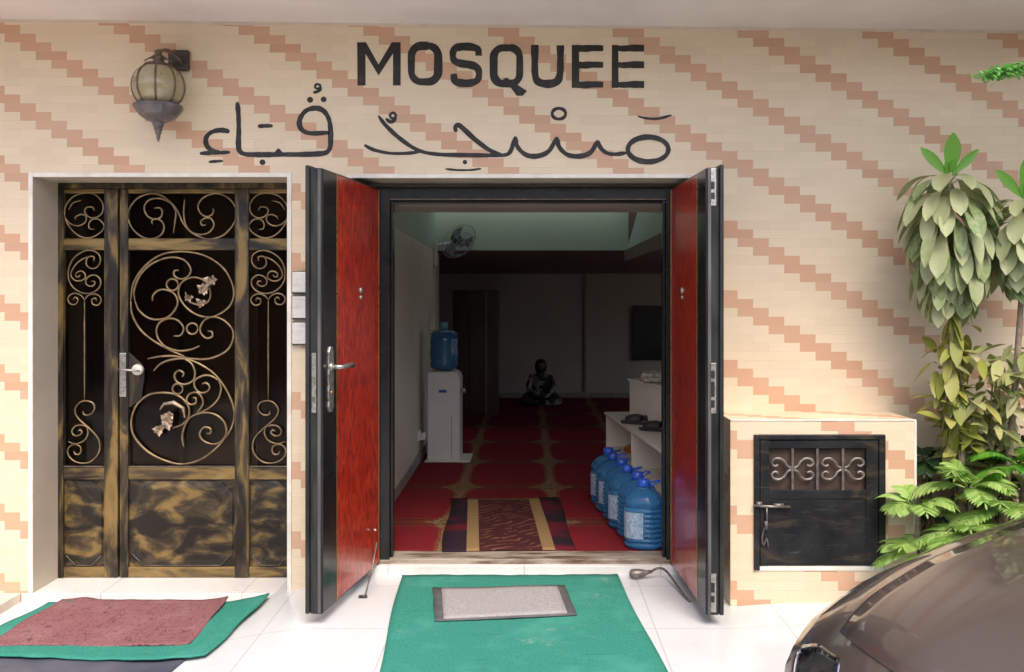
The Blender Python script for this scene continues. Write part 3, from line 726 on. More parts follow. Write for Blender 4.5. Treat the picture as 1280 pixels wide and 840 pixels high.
# left leaf
angL = math.atan2(-.79, -.133)
lf, mk, bx, yy, Lw, H, T_ = leaf(-.81, YF, angL, 1, 'left red and black door leaf carrying the lever handle')
mb = MB()
z0, z1 = .918, 1.225
pl = []
for i in range(13):
    z = z0+(z1-z0)*i/12; ww = .030+.004*math.sin(i*2.2)
    if i in (0, 12): ww = .014
    pl.append((ww, z))
pts = [(.712+a, z) for a, z in pl]+[(.712-a, z) for a, z in pl[::-1]]
mb.prism(pts, min(yy(-.008), yy(-.001)), max(yy(-.008), yy(-.001))); mk(mb, 'lock_plate', M['steel'], lf, bevel=.0015)
mb = MB(); mb.tube([(.712, yy(-.006), 1.13), (.712, yy(-.05), 1.13), (.70, yy(-.060), 1.13), (.62, yy(-.060), 1.132), (.575, yy(-.058), 1.128)], [.011, .010, .011, .011, .015], 10)
mb.lathe((.712, 0, 1.13), [(.010, yy(-.02)), (.02, yy(-.016)), (.022, yy(-.006))], 14, 'Y')
mk(mb, 'lever_handle', M['steel'], lf, smooth=True)
mb = MB(); mb.lathe((.712, 0, 1.01), [(.004, yy(-.013)), (.009, yy(-.012)), (.009, yy(-.006))], 12, 'Y'); mk(mb, 'lock_cylinder', M['brass'], lf, smooth=True)
mb = MB(); bx(mb, Lw, Lw+.003, .030, .052, .925, 1.20); mk(mb, 'edge_lock_plate', M['steel'], lf, bevel=.001)
mb = MB(); bx(mb, Lw, Lw+.010, .035, .047, 1.06, 1.09); mk(mb, 'latch_bolt', M['iron'], lf, bevel=.002)
mb = MB(); bx(mb, Lw, Lw+.008, .035, .047, .97, 1.00); mk(mb, 'latch_bolt', M['iron'], lf, bevel=.002)
# hold-open rod resting against the left leaf
mb = MB(); mb.tube([(.13, yy(-.012), .22), (.13, yy(-.025), .215)], .006, 8); mk(mb, 'rod_bracket', M['steel'], lf)
# right leaf
angR = math.atan2(-.79, .036)
lf2, mk, bx, yy, Lw, H, T_ = leaf(.779, YF, angR, -1, 'right red and black door leaf with bolt plates on its edge')
for z0, z1, holes in ((1.875, 2.045, ((1.905, 1.935), (1.95, 1.985))), (.925, 1.155, ((.95, .985), (1.0, 1.07), (1.085, 1.12))), (.015, .19, ((.06, .09), (.105, .15)))):
    mb = MB(); bx(mb, Lw, Lw+.004, .014, .046, z0, z1); mk(mb, 'bolt_plate', M['steel'], lf2, bevel=.001)
    mb = MB()
    for a, b in holes: bx(mb, Lw+.002, Lw+.0055, .022, .038, a, b)
    mk(mb, 'bolt_slot', M['darkhole'], lf2)

# ------------------------------------------------------------ interior
XL = -.946; ZF = .165
def dy(D): return D+CYW
# floor
mb = MB(); mb.box(-1.6, 4.0, .36, dy(12.9), .02, ZF); mb.build('prayer_room_floor', M['carpet'], kind='structure')
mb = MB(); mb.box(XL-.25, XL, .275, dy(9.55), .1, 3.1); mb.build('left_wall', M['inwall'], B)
mb = MB(); mb.box(XL, XL+.015, .30, dy(9.5), ZF, ZF+.085); mb.build('skirting_board', M['skirt'], B, bevel=.003)
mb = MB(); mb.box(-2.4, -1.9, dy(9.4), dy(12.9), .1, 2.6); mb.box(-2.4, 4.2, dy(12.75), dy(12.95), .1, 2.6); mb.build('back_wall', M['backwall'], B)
mb = MB(); mb.box(-1.9, 4.0, dy(12.73), dy(12.75), ZF, ZF+.07); mb.build('back_skirting', M['skirt'], B)
mb = MB(); mb.box(.80, .83, dy(12.725), dy(12.75), ZF, 2.0); mb.build('wall_joint_strip', M['skirt'], B)
mb = MB()
for d0, d1, z0, z1 in ((4.976, 5.6, .1, 3.1), (5.6, 8.6, .1, .7), (5.6, 8.6, 2.0, 3.1), (8.6, 9.6, .1, 3.1), (9.6, 12.0, .1, .6), (9.6, 12.0, 1.9, 3.1), (12.0, 12.9, .1, 3.1)):
    mb.box(4.0, 4.2, dy(d0), dy(d1), z0, z1)
mb.build('right_wall', M['backwall'], B)  # the two gaps are out of view, added to let daylight into the room
mb = MB(); mb.box(MX1-.003, 4.2, .275, .36, .1, 3.1); mb.box(-1.2, MX0+.003, .275, .36, .1, 3.1); mb.box(MX0, MX1, .275, .36, 2.19, 3.1)
mb.build('inner_front_wall', M['inwall'], B)
# low ceiling in front of the light well, the well and the ceiling beyond
mb = MB(); mb.box(XL, 4.0, .36, dy(5.36), 2.105, 3.05); mb.build('front_ceiling', M['ceil'], B)
wfar = dy(9.1)
mb = MB(); mb.box(XL, 1.02, wfar, wfar+.12, 2.072, 3.05); mb.build('light_well_face', M['mint'], B)
mb = MB(); a = 1.02; 
mb.prism([(1.0, 2.072), (4.0, 2.072), (4.0, 3.05), (1.3, 3.05)], dy(5.361), wfar+.12)
mb.build('light_well_side', M['mint'], B)
mb = MB(); mb.add([(XL, dy(5.362), 2.104), (XL+.004, dy(5.362), 2.104), (XL+.004, wfar-.002, 2.074), (XL, wfar-.002, 2.074), (XL, dy(5.362), 3.04), (XL+.004, dy(5.362), 3.04), (XL+.004, wfar-.002, 3.04), (XL, wfar-.002, 3.04)],
    [(0, 3, 2, 1), (4, 5, 6, 7), (0, 1, 5, 4), (1, 2, 6, 5), (2, 3, 7, 6), (3, 0, 4, 7)]); mb.build('light_well_left_face', M['mint'], B)
mb = MB(); mb.add([(-2.4, wfar+.001, 2.07), (4.1, wfar+.001, 2.07), (4.1, dy(12.9), 1.925), (-2.4, dy(12.9), 1.925), (-2.4, wfar+.121, 2.6), (4.1, wfar+.121, 2.6), (4.1, dy(12.9), 2.6), (-2.4, dy(12.9), 2.6)],
    [(0, 1, 2, 3), (4, 7, 6, 5), (0, 4, 5, 1), (1, 5, 6, 2), (2, 6, 7, 3), (3, 7, 4, 0)])
mb.build('rear_ceiling', M['darkbeam'], B)
mb = MB(); mb.prism([(.98, 1.96), (4.0, 1.96), (4.0, 2.071), (.98, 2.071)], dy(5.45), wfar+.1); mb.build('side_beam', M['darkbeam'], B)
# roof with a slot skylight over the well
SLOT0, SLOT1 = wfar-.42, wfar-.05
mb = MB(); mb.box(-4, 4.3, .28, SLOT0, 3.051, 3.20); mb.box(-4, 4.3, SLOT1, dy(13), 3.051, 3.20); mb.box(-4, XL, SLOT0, SLOT1, 3.051, 3.20); mb.box(1.1, 4.3, SLOT0, SLOT1, 3.051, 3.20)
mb.build('roof', M['soffit'], B)
mb = MB(); mb.box(-2.4, XL-.249, dy(9.3), dy(9.55), .1, 3.1); mb.build('left_return_wall', M['inwall'], B)

# cabinet / brown door at the left rear
T0 = thing('wooden_cabinet', 'tall dark brown wooden cabinet at the left rear of the prayer room', 'cabinet', (W(590, 520, 10.8).x, dy(10.8), ZF))
a = W(566, 363, 10.8); b = W(622, 520, 10.8)
mb = MB(); mb.box(a.x, b.x, dy(10.8), dy(11.4), ZF, a.z); mb.build('cabinet_body', M['darkwood'], T0, bevel=.005)
for x0, x1 in ((568, 586), (587, 606)):
    mb = MB(); mb.box(W(x0, 0, 10.8).x, W(x1, 0, 10.8).x, dy(10.78), dy(10.8), ZF+.05, a.z-.04); mb.build('cabinet_door', M['darkwood'], T0, bevel=.004)
mb = MB(); mb.box(W(607, 0, 10.8).x, W(608.5, 0, 10.8).x, dy(10.77), dy(10.8), ZF+.02, a.z-.02); mb.build('edge_strip', M['iron'], T0)

# dark notice board on the back wall right
mb = MB(); a = W(792, 382, 12.7); b = W(836, 450, 12.7); mb.box(a.x, b.x, dy(12.70), dy(12.745), b.z, a.z)
tag(mb.build('notice_board', M['smoke'], bevel=.004), 'dark glossy board hanging on the back wall at right', 'board')

# wall fan
c = W(545, 318, 9.0)
Fn = thing('wall_fan', 'grey wall mounted fan high on the left inner wall', 'fan', (XL, c.y, c.z))
mb = MB(); mb.box(XL, XL+.035, c.y-.06, c.y+.06, c.z-.12, c.z+.14); mb.build('fan_bracket', M['plastic'], Fn, bevel=.006)
hub = W(574, 302, 9.0)+Vector((0, -.05, 0))
mb = MB(); mb.tube([(XL+.03, c.y, c.z+.08), (XL+.10, c.y-.01, c.z+.10), tuple(hub+Vector((-.05, .06, -.02)))], .022, 10); mb.build('fan_arm', M['plastic'], Fn, smooth=True)
axis = Vector((.55, -.62, -.55)).normalized(); rotm = Matrix.Translation(hub) @ axis.to_track_quat('Z', 'Y').to_matrix().to_4x4()
mb = MB(); mb.m = rotm; mb.lathe((0, 0, -.10), [(.03, 0), (.05, .02), (.05, .09), (.03, .12)], 18); mb.build('fan_motor', M['lamp_black'], Fn, smooth=True)
mb = MB(); mb.m = rotm
for i in range(22):
    a = 6.283*i/22; mb.tube([(.03*math.cos(a), .03*math.sin(a), .06), (.12*math.cos(a), .12*math.sin(a), .055), (.19*math.cos(a), .19*math.sin(a), .02), (.19*math.cos(a), .19*math.sin(a), -.02), (.10*math.cos(a), .10*math.sin(a), -.06)], .0022, 4)
for r_, z_ in ((.19, 0), (.13, .053), (.07, .06)):
    mb.tube([(r_*math.cos(6.283*i/30), r_*math.sin(6.283*i/30), z_) for i in range(31)], .004, 5)
mb.lathe((0, 0, .058), [(.034, 0), (.03, .008), (0, .01)], 16)
mb.build('fan_guard', M['fanmetal'], Fn)
mb = MB(); mb.m = rotm
for i in range(3):
    a = 6.283*i/3; q = []
    for r_ in (.04, .10, .165):
        for k, da in enumerate((-.45, 0, .45)): q.append((r_*math.cos(a+da), r_*math.sin(a+da), .012*(k-1)))
    mb.add(q, [(j*3+k, j*3+k+1, j*3+k+4, j*3+k+3) for j in range(2) for k in range(2)])
mb.build('fan_blade', M['fanmetal'], Fn)

# water dispenser
D0 = 7.8; a = W(534, 470, D0); b = W(575, 577, D0)
WD = thing('water_dispenser', 'white free standing water dispenser by the left inner wall', 'water dispenser', ((a.x+b.x)/2, dy(D0)+.16, ZF))
mb = MB(); mb.box(a.x, b.x, dy(D0), dy(D0)+.32, ZF+.012, ZF+.72); mb.prism([(a.x, ZF+.72), (b.x, ZF+.72), (b.x-.02, ZF+.765), (b.x-.06, ZF+.782), (a.x+.03, ZF+.782), (a.x, ZF+.77)], dy(D0), dy(D0)+.32)
mb.build('dispenser_body', M['plastic'], WD, bevel=.012)
mb = MB(); mb.box(a.x+.10, a.x+.17, dy(D0)-.003, dy(D0)+.002, ZF+.60, ZF+.625); mb.build('blue_badge', M['bluecap'], WD)
mb = MB(); mb.box(b.x-.075, b.x-.071, dy(D0)-.002, dy(D0)+.002, ZF+.03, ZF+.40); mb.build('door_groove', M['iron'], WD)
mb = MB(); mb.box(a.x-.02, b.x+.09, dy(D0)-.04, dy(D0)+.34, ZF+.0005, ZF+.014); mb.build('base_tray', M['plastic'], WD, bevel=.004)
mb = MB(); mb.tube([(b.x, dy(D0)+.05, ZF+.62), (b.x+.03, dy(D0)+.05, ZF+.62), (b.x+.035, dy(D0)+.05, ZF+.59)], .010, 8); mb.build('tap', M['steel'], WD, smooth=True); mb = MB(); mb.tube([(b.x, dy(D0)+.12, ZF+.62), (b.x+.03, dy(D0)+.12, ZF+.62), (b.x+.035, dy(D0)+.12, ZF+.59)], .010, 8)
mb.build('tap', M['steel'], WD, smooth=True)
cx = (a.x+b.x)/2-.01; cy = dy(D0)+.16
WB = thing('water_bottle', 'large blue water bottle with turquoise cap on the water dispenser', 'bottle', (cx, cy, ZF+.78))
mb = MB(); mb.lathe((cx, cy, ZF+.784), [(.06, 0), (.115, .02), (.125, .05), (.12, .09), (.125, .12), (.125, .18), (.12, .21), (.125, .25), (.12, .33), (.09, .352), (.03, .355)], 26)
mb.build('bottle_body', M['bigbottle'], WB, smooth=True)
mb = MB(); mb.lathe((cx, cy, ZF+1.139), [(.035, 0), (.036, .065), (.03, .07)], 18); mb.build('bottle_cap', M['cyan'], WB, smooth=True)
# switch box and cable
a = W(546, 402, 8.6)
SB_ = thing('switch_box', 'white switch box with hanging cable on the left inner wall', 'switch', (XL, a.y, a.z))
mb = MB(); mb.box(XL, XL+.05, a.y-.04, a.y+.06, a.z-.07, a.z+.09); mb.build('box_body', M['plastic'], SB_, bevel=.005)
mb = MB(); mb.tube([(XL+.012, a.y-.05, a.z+.07), (XL+.01, a.y-.06, a.z-.1), (XL+.01, a.y-.05, a.z-.5), (XL+.01, a.y-.2, a.z-.75)], .006, 6); mb.build('box_cable', M['plastic'], SB_, smooth=True)
a = W(524, 545, 7.75)
mb = MB(); mb.box(XL, XL+.02, a.y-.05, a.y+.05, a.z-.04, a.z+.05); mb.box(XL+.02, XL+.06, a.y-.03, a.y+.02, a.z-.03, a.z+.03)
tag(mb.build('wall_socket', M['plastic'], bevel=.004), 'white plug in a socket low on the left inner wall', 'socket')

# shoe rack -------------------------------------------------------
RA = Vector((.61, 7.02)); RB = Vector((.80, 5.2))      # aisle edge, (X, D)
dirR = (RB-RA).normalized(); LR = (RB-RA).length; nR = Vector((-dirR.y, dirR.x))   # points to +X
ang = math.atan2(dirR.y, dirR.x)
SR = thing('shoe_rack', 'cream open shoe rack with stepped shelves inside the door at right', 'shoe rack', (RA.x, dy(RA.y), ZF))
def rbox(mb, s0, s1, t0, t1, z0, z1):
    vs = []
    for z in (z0, z1):
        for s_, t_ in ((s0, t0), (s1, t0), (s1, t1), (s0, t1)):
            p_ = RA+dirR*s_+nR*t_; vs.append((p_.x, dy(p_.y), z))
    mb.add(vs, [(0, 3, 2, 1), (4, 5, 6, 7), (0, 1, 5, 4), (1, 2, 6, 5), (2, 3, 7, 6), (3, 0, 4, 7)])
DP = .34; ZT = .6975; ZM = .43
def rp(name, *a): 
    mb = MB(); rbox(mb, *a); return mb.build(name, M['melamine'], SR, bevel=.002)
rp('top_board', -.01, LR, -.012, DP, ZT-.018, ZT)
rp('shelf', 0, LR-.019, .003, DP-.02, ZM-.016, ZM)
rp('shelf', 0, LR-.019, .003, DP-.02, ZF+.03, ZF+.046)
for s_ in (0.0, .90, LR-.018): rp('divider', s_+.001, s_+.018, 0, DP-.019, ZF, ZT-.019)
rp('back_board', 0, LR, DP-.018, DP, ZF, ZT-.0185)
# taller cupboard standing behind
TA = W(785, 475, 6.65); TBx = W(834, 487, 5.98)
TC = thing('low_cupboard', 'cream cupboard standing behind the shoe rack, a cloth on top', 'cupboard', (TA.x, TA.y, ZF))
d1 = Vector((TBx.x-TA.x, TBx.y-TA.y)).normalized(); n1 = Vector((-d1.y, d1.x)); n1 = n1 if n1.x > 0 else -n1
def tbox(mb, s0, s1, t0, t1, z0, z1):
    vs = []
    for z in (z0, z1):
        for s_, t_ in ((s0, t0), (s1, t0), (s1, t1), (s0, t1)):
            vs.append((TA.x+d1.x*s_+n1.x*t_, TA.y+d1.y*s_+n1.y*t_, z))
    mb.add(vs, [(0, 3, 2, 1), (4, 5, 6, 7), (0, 1, 5, 4), (1, 2, 6, 5), (2, 3, 7, 6), (3, 0, 4, 7)])
mb = MB(); tbox(mb, 0, .95, .012, .4, ZT+.002, .975); mb.build('cupboard_body', M['melamine'], TC, bevel=.003)
mb = MB(); tbox(mb, -.01, .97, 0, .41, .976, .992); mb.build('cupboard_top', M['melamine'], TC, bevel=.003)
mb = MB(); rn = random.Random(4)
c = W(809, 474, 6.35); c.z = .992; c.x += .06
for i in range(5):
    q = []
    for k in range(7):
        a = k*1.0+i*1.3; q.append((c.x-.09+.03*k+.01*math.sin(a*2), c.y-.05+.025*i+.01*math.cos(a), c.z+.022+.02*rn.random()+(.02 if i in (1, 2, 3) else 0)))
    mb.tube(cr(q, 3), .021, 8)
tag(mb.build('folded_cloth', M['cloth'], smooth=True), 'crumpled patterned cloth lying on top of the cream cupboard', 'cloth')

# sandals on rack
def sandal(p, yaw, sole, strap, label, grp):
    o = thing('sandal', label, 'sandal', p, grp, (0, 0, yaw))
    mb = MB(); out = []
    for i in range(16):
        a = 6.283*i/16; r_ = .042*(1-.18*math.cos(a)*0); out.append((.125*math.cos(a), .042*math.sin(a)*(1+.18*math.cos(a))))
    n = 16; vs = [(x, y, 0) for x, y in out]+[(x*1.02, y*1.05, .022) for x, y in out]
    mb.add(vs, [tuple(range(n-1, -1, -1)), tuple(range(n, 2*n))]+[(i, (i+1) % n, n+(i+1) % n, n+i) for i in range(n)])
    mb.build('sole', sole, o, world=False, bevel=.002)
    mb = MB(); k = 9; vs = []
    for x, dz in ((-.03, 0), (.005, .008), (.045, .004), (.085, -.012)):
        for q in range(k):
            a = math.pi*q/(k-1); vs.append((x, -.047*math.cos(a), .016+(.048+dz)*math.sin(a)**.8))
    mb.add(vs, [(r_*k+q, r_*k+q+1, (r_+1)*k+q+1, (r_+1)*k+q) for r_ in range(3) for q in range(k-1)])
    so = mb.build('strap', strap, o, smooth=True, world=False); sm_ = so.modifiers.new('s', 'SOLIDIFY'); sm_.thickness = .005
    mb = MB(); vs = [(x*.93, y*.9, .0235) for x, y in out]; mb.add(vs, [tuple(range(16))]); mb.build('insole', M['white'] if sole is M['sandal'] else sole, o, world=False)
    return o
def rackpt(s_, t_, z=ZT+.001): p_ = RA+dirR*s_+nR*t_; return (p_.x, dy(p_.y), z)
sg = 'sandals on the shoe rack'
sandal(rackpt(.68, .10), 2.75, M['sandal'], M['sandal'], 'black sandal with pale insole, left one of the farther pair on the shoe rack', sg)
sandal(rackpt(.70, .21), 2.75, M['sandal'], M['sandal'], 'black sandal with pale insole, right one of the farther pair on the shoe rack', sg)
sandal(rackpt(1.02, .15), 2.7, M['sandal'], M['sandal'], 'black sandal with pale insole, left one of the nearer pair on the shoe rack', sg)
sandal(rackpt(1.06, .27), 2.7, M['sandal'], M['sandal'], 'black sandal with pale insole, right one of the nearer pair on the shoe rack', sg)
sandal(rackpt(1.33, .25), 2.8, M['maroon'], M['maroon'], 'maroon sandal at the near end of the shoe rack', sg)
sandal(rackpt(.35, .16, ZM+.001), 2.2, M['orange'], M['orange'], 'orange brown sandal on the middle shelf of the shoe rack', sg)
sandal(rackpt(.55, .18, ZM+.001), 2.0, M['orange'], M['orange'], 'darker orange brown sandal lying nearer on the middle shelf of the rack', sg)

# water jugs ------------------------------------------------------
mj, t, p = newmat('blue_jug_plastic')
p.inputs['Base Color'].default_value = (.13, .45, .78, 1); p.inputs['Transmission Weight'].default_value = .78; p.inputs['Roughness'].default_value = .12; p.inputs['IOR'].default_value = 1.25
def jug(x, D, rot, lbl):
    o = thing('water_jug', lbl, 'water jug', (x, dy(D), ZF), 'water jugs lined up inside the door')
    prof = [(.085, 0), (.098, .008)]
    for i in range(8):
        z = .02+i*.026; prof += [(.104, z), (.104, z+.006), (.095, z+.013), (.095, z+.019)]
    prof += [(.102, .232), (.100, .25), (.085, .28), (.055, .305), (.028, .318), (.026, .332)]
    o.rotation_euler = (0, 0, rot)
    mb = MB(); mb.lathe((0, 0, .0005), prof, 32, sq=2.8); mb.build('jug_body', mj, o, smooth=True, world=False)
    mb = MB(); mb.lathe((0, 0, .003), [(r_*.9, z_) for r_, z_ in prof if z_ < .24], 24, sq=2.8)
    mb.lathe((0, 0, .322), [(.030, 0), (.032, .004), (.031, .032), (.024, .036)], 20); 
    mb = MB(); mb.lathe((0, 0, .325), [(.031, 0), (.032, .006), (.031, .034), (.024, .038)], 20); mb.build('jug_cap', M['bluecap'], o, smooth=True, world=False)
    mb = MB(); mb.tube(cr([(.034, 0, .325), (.065, 0, .345), (.085, 0, .352), (.075, .028, .352), (.04, .03, .342), (-.02, .034, .33), (-.034, 0, .322)], 4), .0048, 6); mb.build('jug_handle', M['bluecap'], o, smooth=True, world=False); o.scale = (1.08, 1.08, 1.06)
    mb = MB(); q = []
    for i in range(7):
        a = R(200+i*12); rr = .1045*((abs(math.cos(a))**2.8+abs(math.sin(a))**2.8)**(-1/2.8)); q.append((rr*math.cos(a), rr*math.sin(a)))
    vs = [(x_, y_, .06) for x_, y_ in q]+[(x_, y_, .20) for x_, y_ in q]
    mb.add(vs, [(i, i+1, 8+i, 7+i) for i in range(6)]); lb = mb.build('jug_label', M['paper'], o, world=False)
    sm = lb.modifiers.new('s', 'SOLIDIFY'); sm.thickness = .001
    return o
names = ['nearest', 'second nearest', 'third nearest', 'fourth nearest', 'fifth nearest', 'farthest']
for i in range(6):
    f = i/5
    jug(.668-.122*f+(.014 if i % 2 else 0), 5.165+.215*i, (-.2, .5, -.4, .9, .2, -.7)[i]+.0, f'blue plastic water jug, {names[i]} of the row beside the shoe rack')

# prayer rug ------------------------------------------------------
rugm, t, p = newmat('prayer_rug')
tc = N(t, 'ShaderNodeTexCoord').outputs['Object']; s = N(t, 'ShaderNodeSeparateXYZ'); t.links.new(tc, s.inputs[0])
au = math_(t, 'ABSOLUTE', s.outputs[0])
ndist = noise(t, 4, 3, vec=tc)
diag = math_(t, 'FRACT', math_(t, 'ADD', math_(t, 'MULTIPLY', s.outputs[1], 14.0), math_(t, 'ADD', math_(t, 'MULTIPLY', s.outputs[0], -9.0), math_(t, 'MULTIPLY', ndist, 3.0))))
lines = math_(t, 'MULTIPLY', math_(t, 'LESS_THAN', diag, .22), math_(t, 'GREATER_THAN', noise(t, 9, 2, vec=tc, sc=(1, 1, 1)), .48))
cen = mixc(t, lines, (.06, .018, .018), (.17, .075, .045))
sidec = mixc(t, ramp(t, noise(t, 2.6, 1, vec=tc, sc=(.4, 1.2, 1)), [(.48, (0, 0, 0)), (.56, (1, 1, 1))]), (.028, .016, .024), (.11, .014, .022))
band = math_(t, 'LESS_THAN', math_(t, 'ABSOLUTE', math_(t, 'SUBTRACT', au, .215)), .036)
cc = mixc(t, math_(t, 'LESS_THAN', au, .18), sidec, cen)
cc = mixc(t, band, cc, (.26, .165, .075))
topl = math_(t, 'MULTIPLY', math_(t, 'GREATER_THAN', s.outputs[1], .61), math_(t, 'LESS_THAN', au, .25))
cc = mixc(t, topl, cc, (.26, .165, .075))
t.links.new(cc, p.inputs['Base Color']); p.inputs['Roughness'].default_value = .95; p.inputs['Specular IOR Level'].default_value = .1
mb = MB(); nx, ny = 9, 25; vs = []
for j in range(ny):
    for i in range(nx):
        u, v = (i/(nx-1)-.5)*.76, (j/(ny-1)-.5)*1.30
        vs.append((u+.015*math.sin(v*4), v, .010+.003*math.sin(u*9+v*7)))
mb.add(vs, [(j*nx+i, j*nx+i+1, (j+1)*nx+i+1, (j+1)*nx+i) for j in range(ny-1) for i in range(nx-1)])
rug = mb.build('prayer_rug', rugm, smooth=True, world=False)
rug.location = (-.135, dy(5.70), ZF); rug.rotation_euler = (0, 0, R(3.5))
sm = rug.modifiers.new('s', 'SOLIDIFY'); sm.thickness = .006
tag(rug, 'dark patterned prayer rug with two tan bands just inside the door', 'rug')

# ------------------------------------------------------------ forecourt mats
def gpt(x, y, lift=0):                   # point on the forecourt under a photo pixel
    D = 4.5
    for _ in range(30):
        X = (x-CX)*D/F; D = (CH-gz(X))*F/(y-CY)
    return Vector(((x-CX)*D/F, D+CYW, gz((x-CX)*D/F)+lift))
def sheet(name, c4, mat, th, lift, nx=24, ny=14, wob=.006, edge=.004, parent=None, seed=0, curl=None):
    """c4: back-left, back-right, front-right, front-left"""
    rn = random.Random(seed); BL, BR, FR, FL = [Vector((c.x, c.y, 0)) for c in c4]
    ph = [rn.random()*6 for _ in range(6)]
    vs = []
    for j in range(ny+1):
        v = j/ny
        for i in range(nx+1):
            u = i/nx; p_ = BL.lerp(BR, u).lerp(FL.lerp(FR, u), v)
            ex = edge*math.sin(ph[0]+u*13)*math.sin(u*41+ph[1])
            if j in (0, ny): p_.y += ex
            if i in (0, nx): p_.x += edge*math.sin(ph[2]+v*11)
            z = gz(p_.x)+lift+wob*.5*(1+math.sin(u*7+ph[3]+v*3)*math.sin(v*5+ph[4]))
            if curl: z += curl(u, v)
            vs.append((p_.x, p_.y, z))
    mb = MB(); mb.add(vs, [(j*(nx+1)+i, j*(nx+1)+i+1, (j+1)*(nx+1)+i+1, (j+1)*(nx+1)+i) for j in range(ny) for i in range(nx)])
    o = mb.build(name, mat, parent, smooth=True)
    sm = o.modifiers.new('s', 'SOLIDIFY'); sm.thickness = th; sm.offset = 0
    return o
fl = gpt(474, 838); frr = gpt(831, 838); bl = gpt(502, 721); br = gpt(771, 720)
k = 1.9
o = sheet('green_mat', [bl, br, br.lerp(frr, k), bl.lerp(fl, k)], M['green'], .006, .005, 40, 40, .005, .006, seed=3)
tag(o, 'long green carpet runner laid in front of the open double door', 'carpet runner')
q = [gpt(541, 739), gpt(706, 735.5), gpt(721, 773), gpt(543, 781)]
o = sheet('door_mat', q, M['rubber'], .005, .0145, 20, 10, .003, .002, seed=5)
tag(o, 'small grey doormat with dark rubber border on the green runner', 'doormat')
q2 = [q[0].lerp(q[2], .035)+Vector((.02, 0, 0)), q[1].lerp(q[3], .035)-Vector((.02, 0, 0)), q[2].lerp(q[0], .04)-Vector((.015, 0, 0)), q[3].lerp(q[1], .04)+Vector((.015, 0, 0))]
o2 = sheet('grey_pile', q2, M['greymat'], .006, .0185, 20, 10, .003, .001, parent=o, seed=5)
o2.name = 'grey_pile'
# left mats
mats = [gpt(62, 757), gpt(338, 748.5), gpt(258, 824), gpt(-70, 824)]
fold = lambda u, v: .012*math.exp(-((u-.78)/.16)**2)*v**3+.012*math.exp(-((u-.13)/.06)**2)*(1-v)**6+.012*max(0, u-.86)/.14*(1-v)**3
o = sheet('green_mat', mats, M['green'], .006, .012, 40, 24, .010, .006, seed=11, curl=fold)
tag(o, 'green carpet piece in front of the bronze gate under a reddish mat', 'carpet')
mr = mat_fiber('dusty_red_mat', (.16, .06, .065), (.30, .14, .145), 170, (.30, .17, .17), .8)
p = mr.node_tree.nodes['Principled BSDF']; t = mr.node_tree; b0 = p.inputs['Base Color'].links[0].from_socket
vo = t.nodes.new('ShaderNodeTexVoronoi'); vo.feature = 'DISTANCE_TO_EDGE'; vo.inputs['Scale'].default_value = 27; vo.inputs['Randomness'].default_value = .55
mp_ = t.nodes.new('ShaderNodeMapping'); mp_.inputs['Scale'].default_value = (1, .8, 0); t.links.new(t.nodes.new('ShaderNodeNewGeometry').outputs['Position'], mp_.inputs[0]); t.links.new(mp_.outputs[0], vo.inputs['Vector'])
cut = math_(t, 'MULTIPLY', math_(t, 'LESS_THAN', vo.outputs[0], .045), ramp(t, noise(t, 30, 2), [(.48, (0, 0, 0)), (.56, (1, 1, 1))]))
t.links.new(mixc(t, math_(t, 'MULTIPLY', cut, .6), b0, (.06, .015, .02)), p.inputs['Base Color'])
mats2 = [gpt(78, 754.5), gpt(286, 753.5), gpt(238, 811), gpt(-22, 813)]
o = sheet('reddish_mat', mats2, mr, .006, .016, 40, 24, .010, .004, seed=11, curl=fold)
tag(o, 'dusty reddish patterned mat lying on the green carpet at left', 'mat')
mats3 = [gpt(-60, 815), gpt(243, 815), gpt(150, 900), gpt(-160, 900)]
o = sheet('blue_mat', mats3, M['bluemat'], .005, .004, 24, 14, .003, .003, seed=2)
tag(o, 'slate blue sheet on the floor in front of the green carpet', 'floor sheet')

# door holding rods
mb = MB()
p1 = W(471, 678, 4.60); p2 = gpt(456, 748, .006)
Rd = thing('door_stay', 'thin straight metal rod leaning from the left door leaf to the floor', 'door stay', p2)
mb.tube([p1, p1.lerp(p2, .5)+Vector((.006, 0, 0)), p2], .0045, 8); mb.build('rod', M['iron'], Rd, smooth=True)
mb = MB(); mb.tube([p2+Vector((-.03, 0, .004)), p2+Vector((.012, 0, .004))], .007, 8); mb.build('foot', M['lamp_black'], Rd, smooth=True)
q = [gpt(812, 724, .035), gpt(822, 722, .05), gpt(832, 725, .05), gpt(845, 737, .03), gpt(856, 748, .012), gpt(862, 753, .006)]
Rd2 = thing('door_stay', 'bent metal rod with a round weight lying beside the right door leaf', 'door stay', gpt(862, 753))
mb = MB(); mb.tube(cr(q, 5), .0065, 8); mb.build('rod', M['iron'], Rd2, smooth=True)
mb = MB(); c = gpt(800, 724, .028); mb.m = Matrix.Translation(c) @ Matrix.Rotation(R(-12), 4, 'Y')
mb.tube([(-.055, 0, .012), (-.045, 0, .010), (-.02, 0, .006), (.015, 0, 0), (.04, 0, 0), (.06, 0, 0)], [.012, .024, .027, .022, .012, .009], 12); mb.build('weight', M['iron'], Rd2, smooth=True)

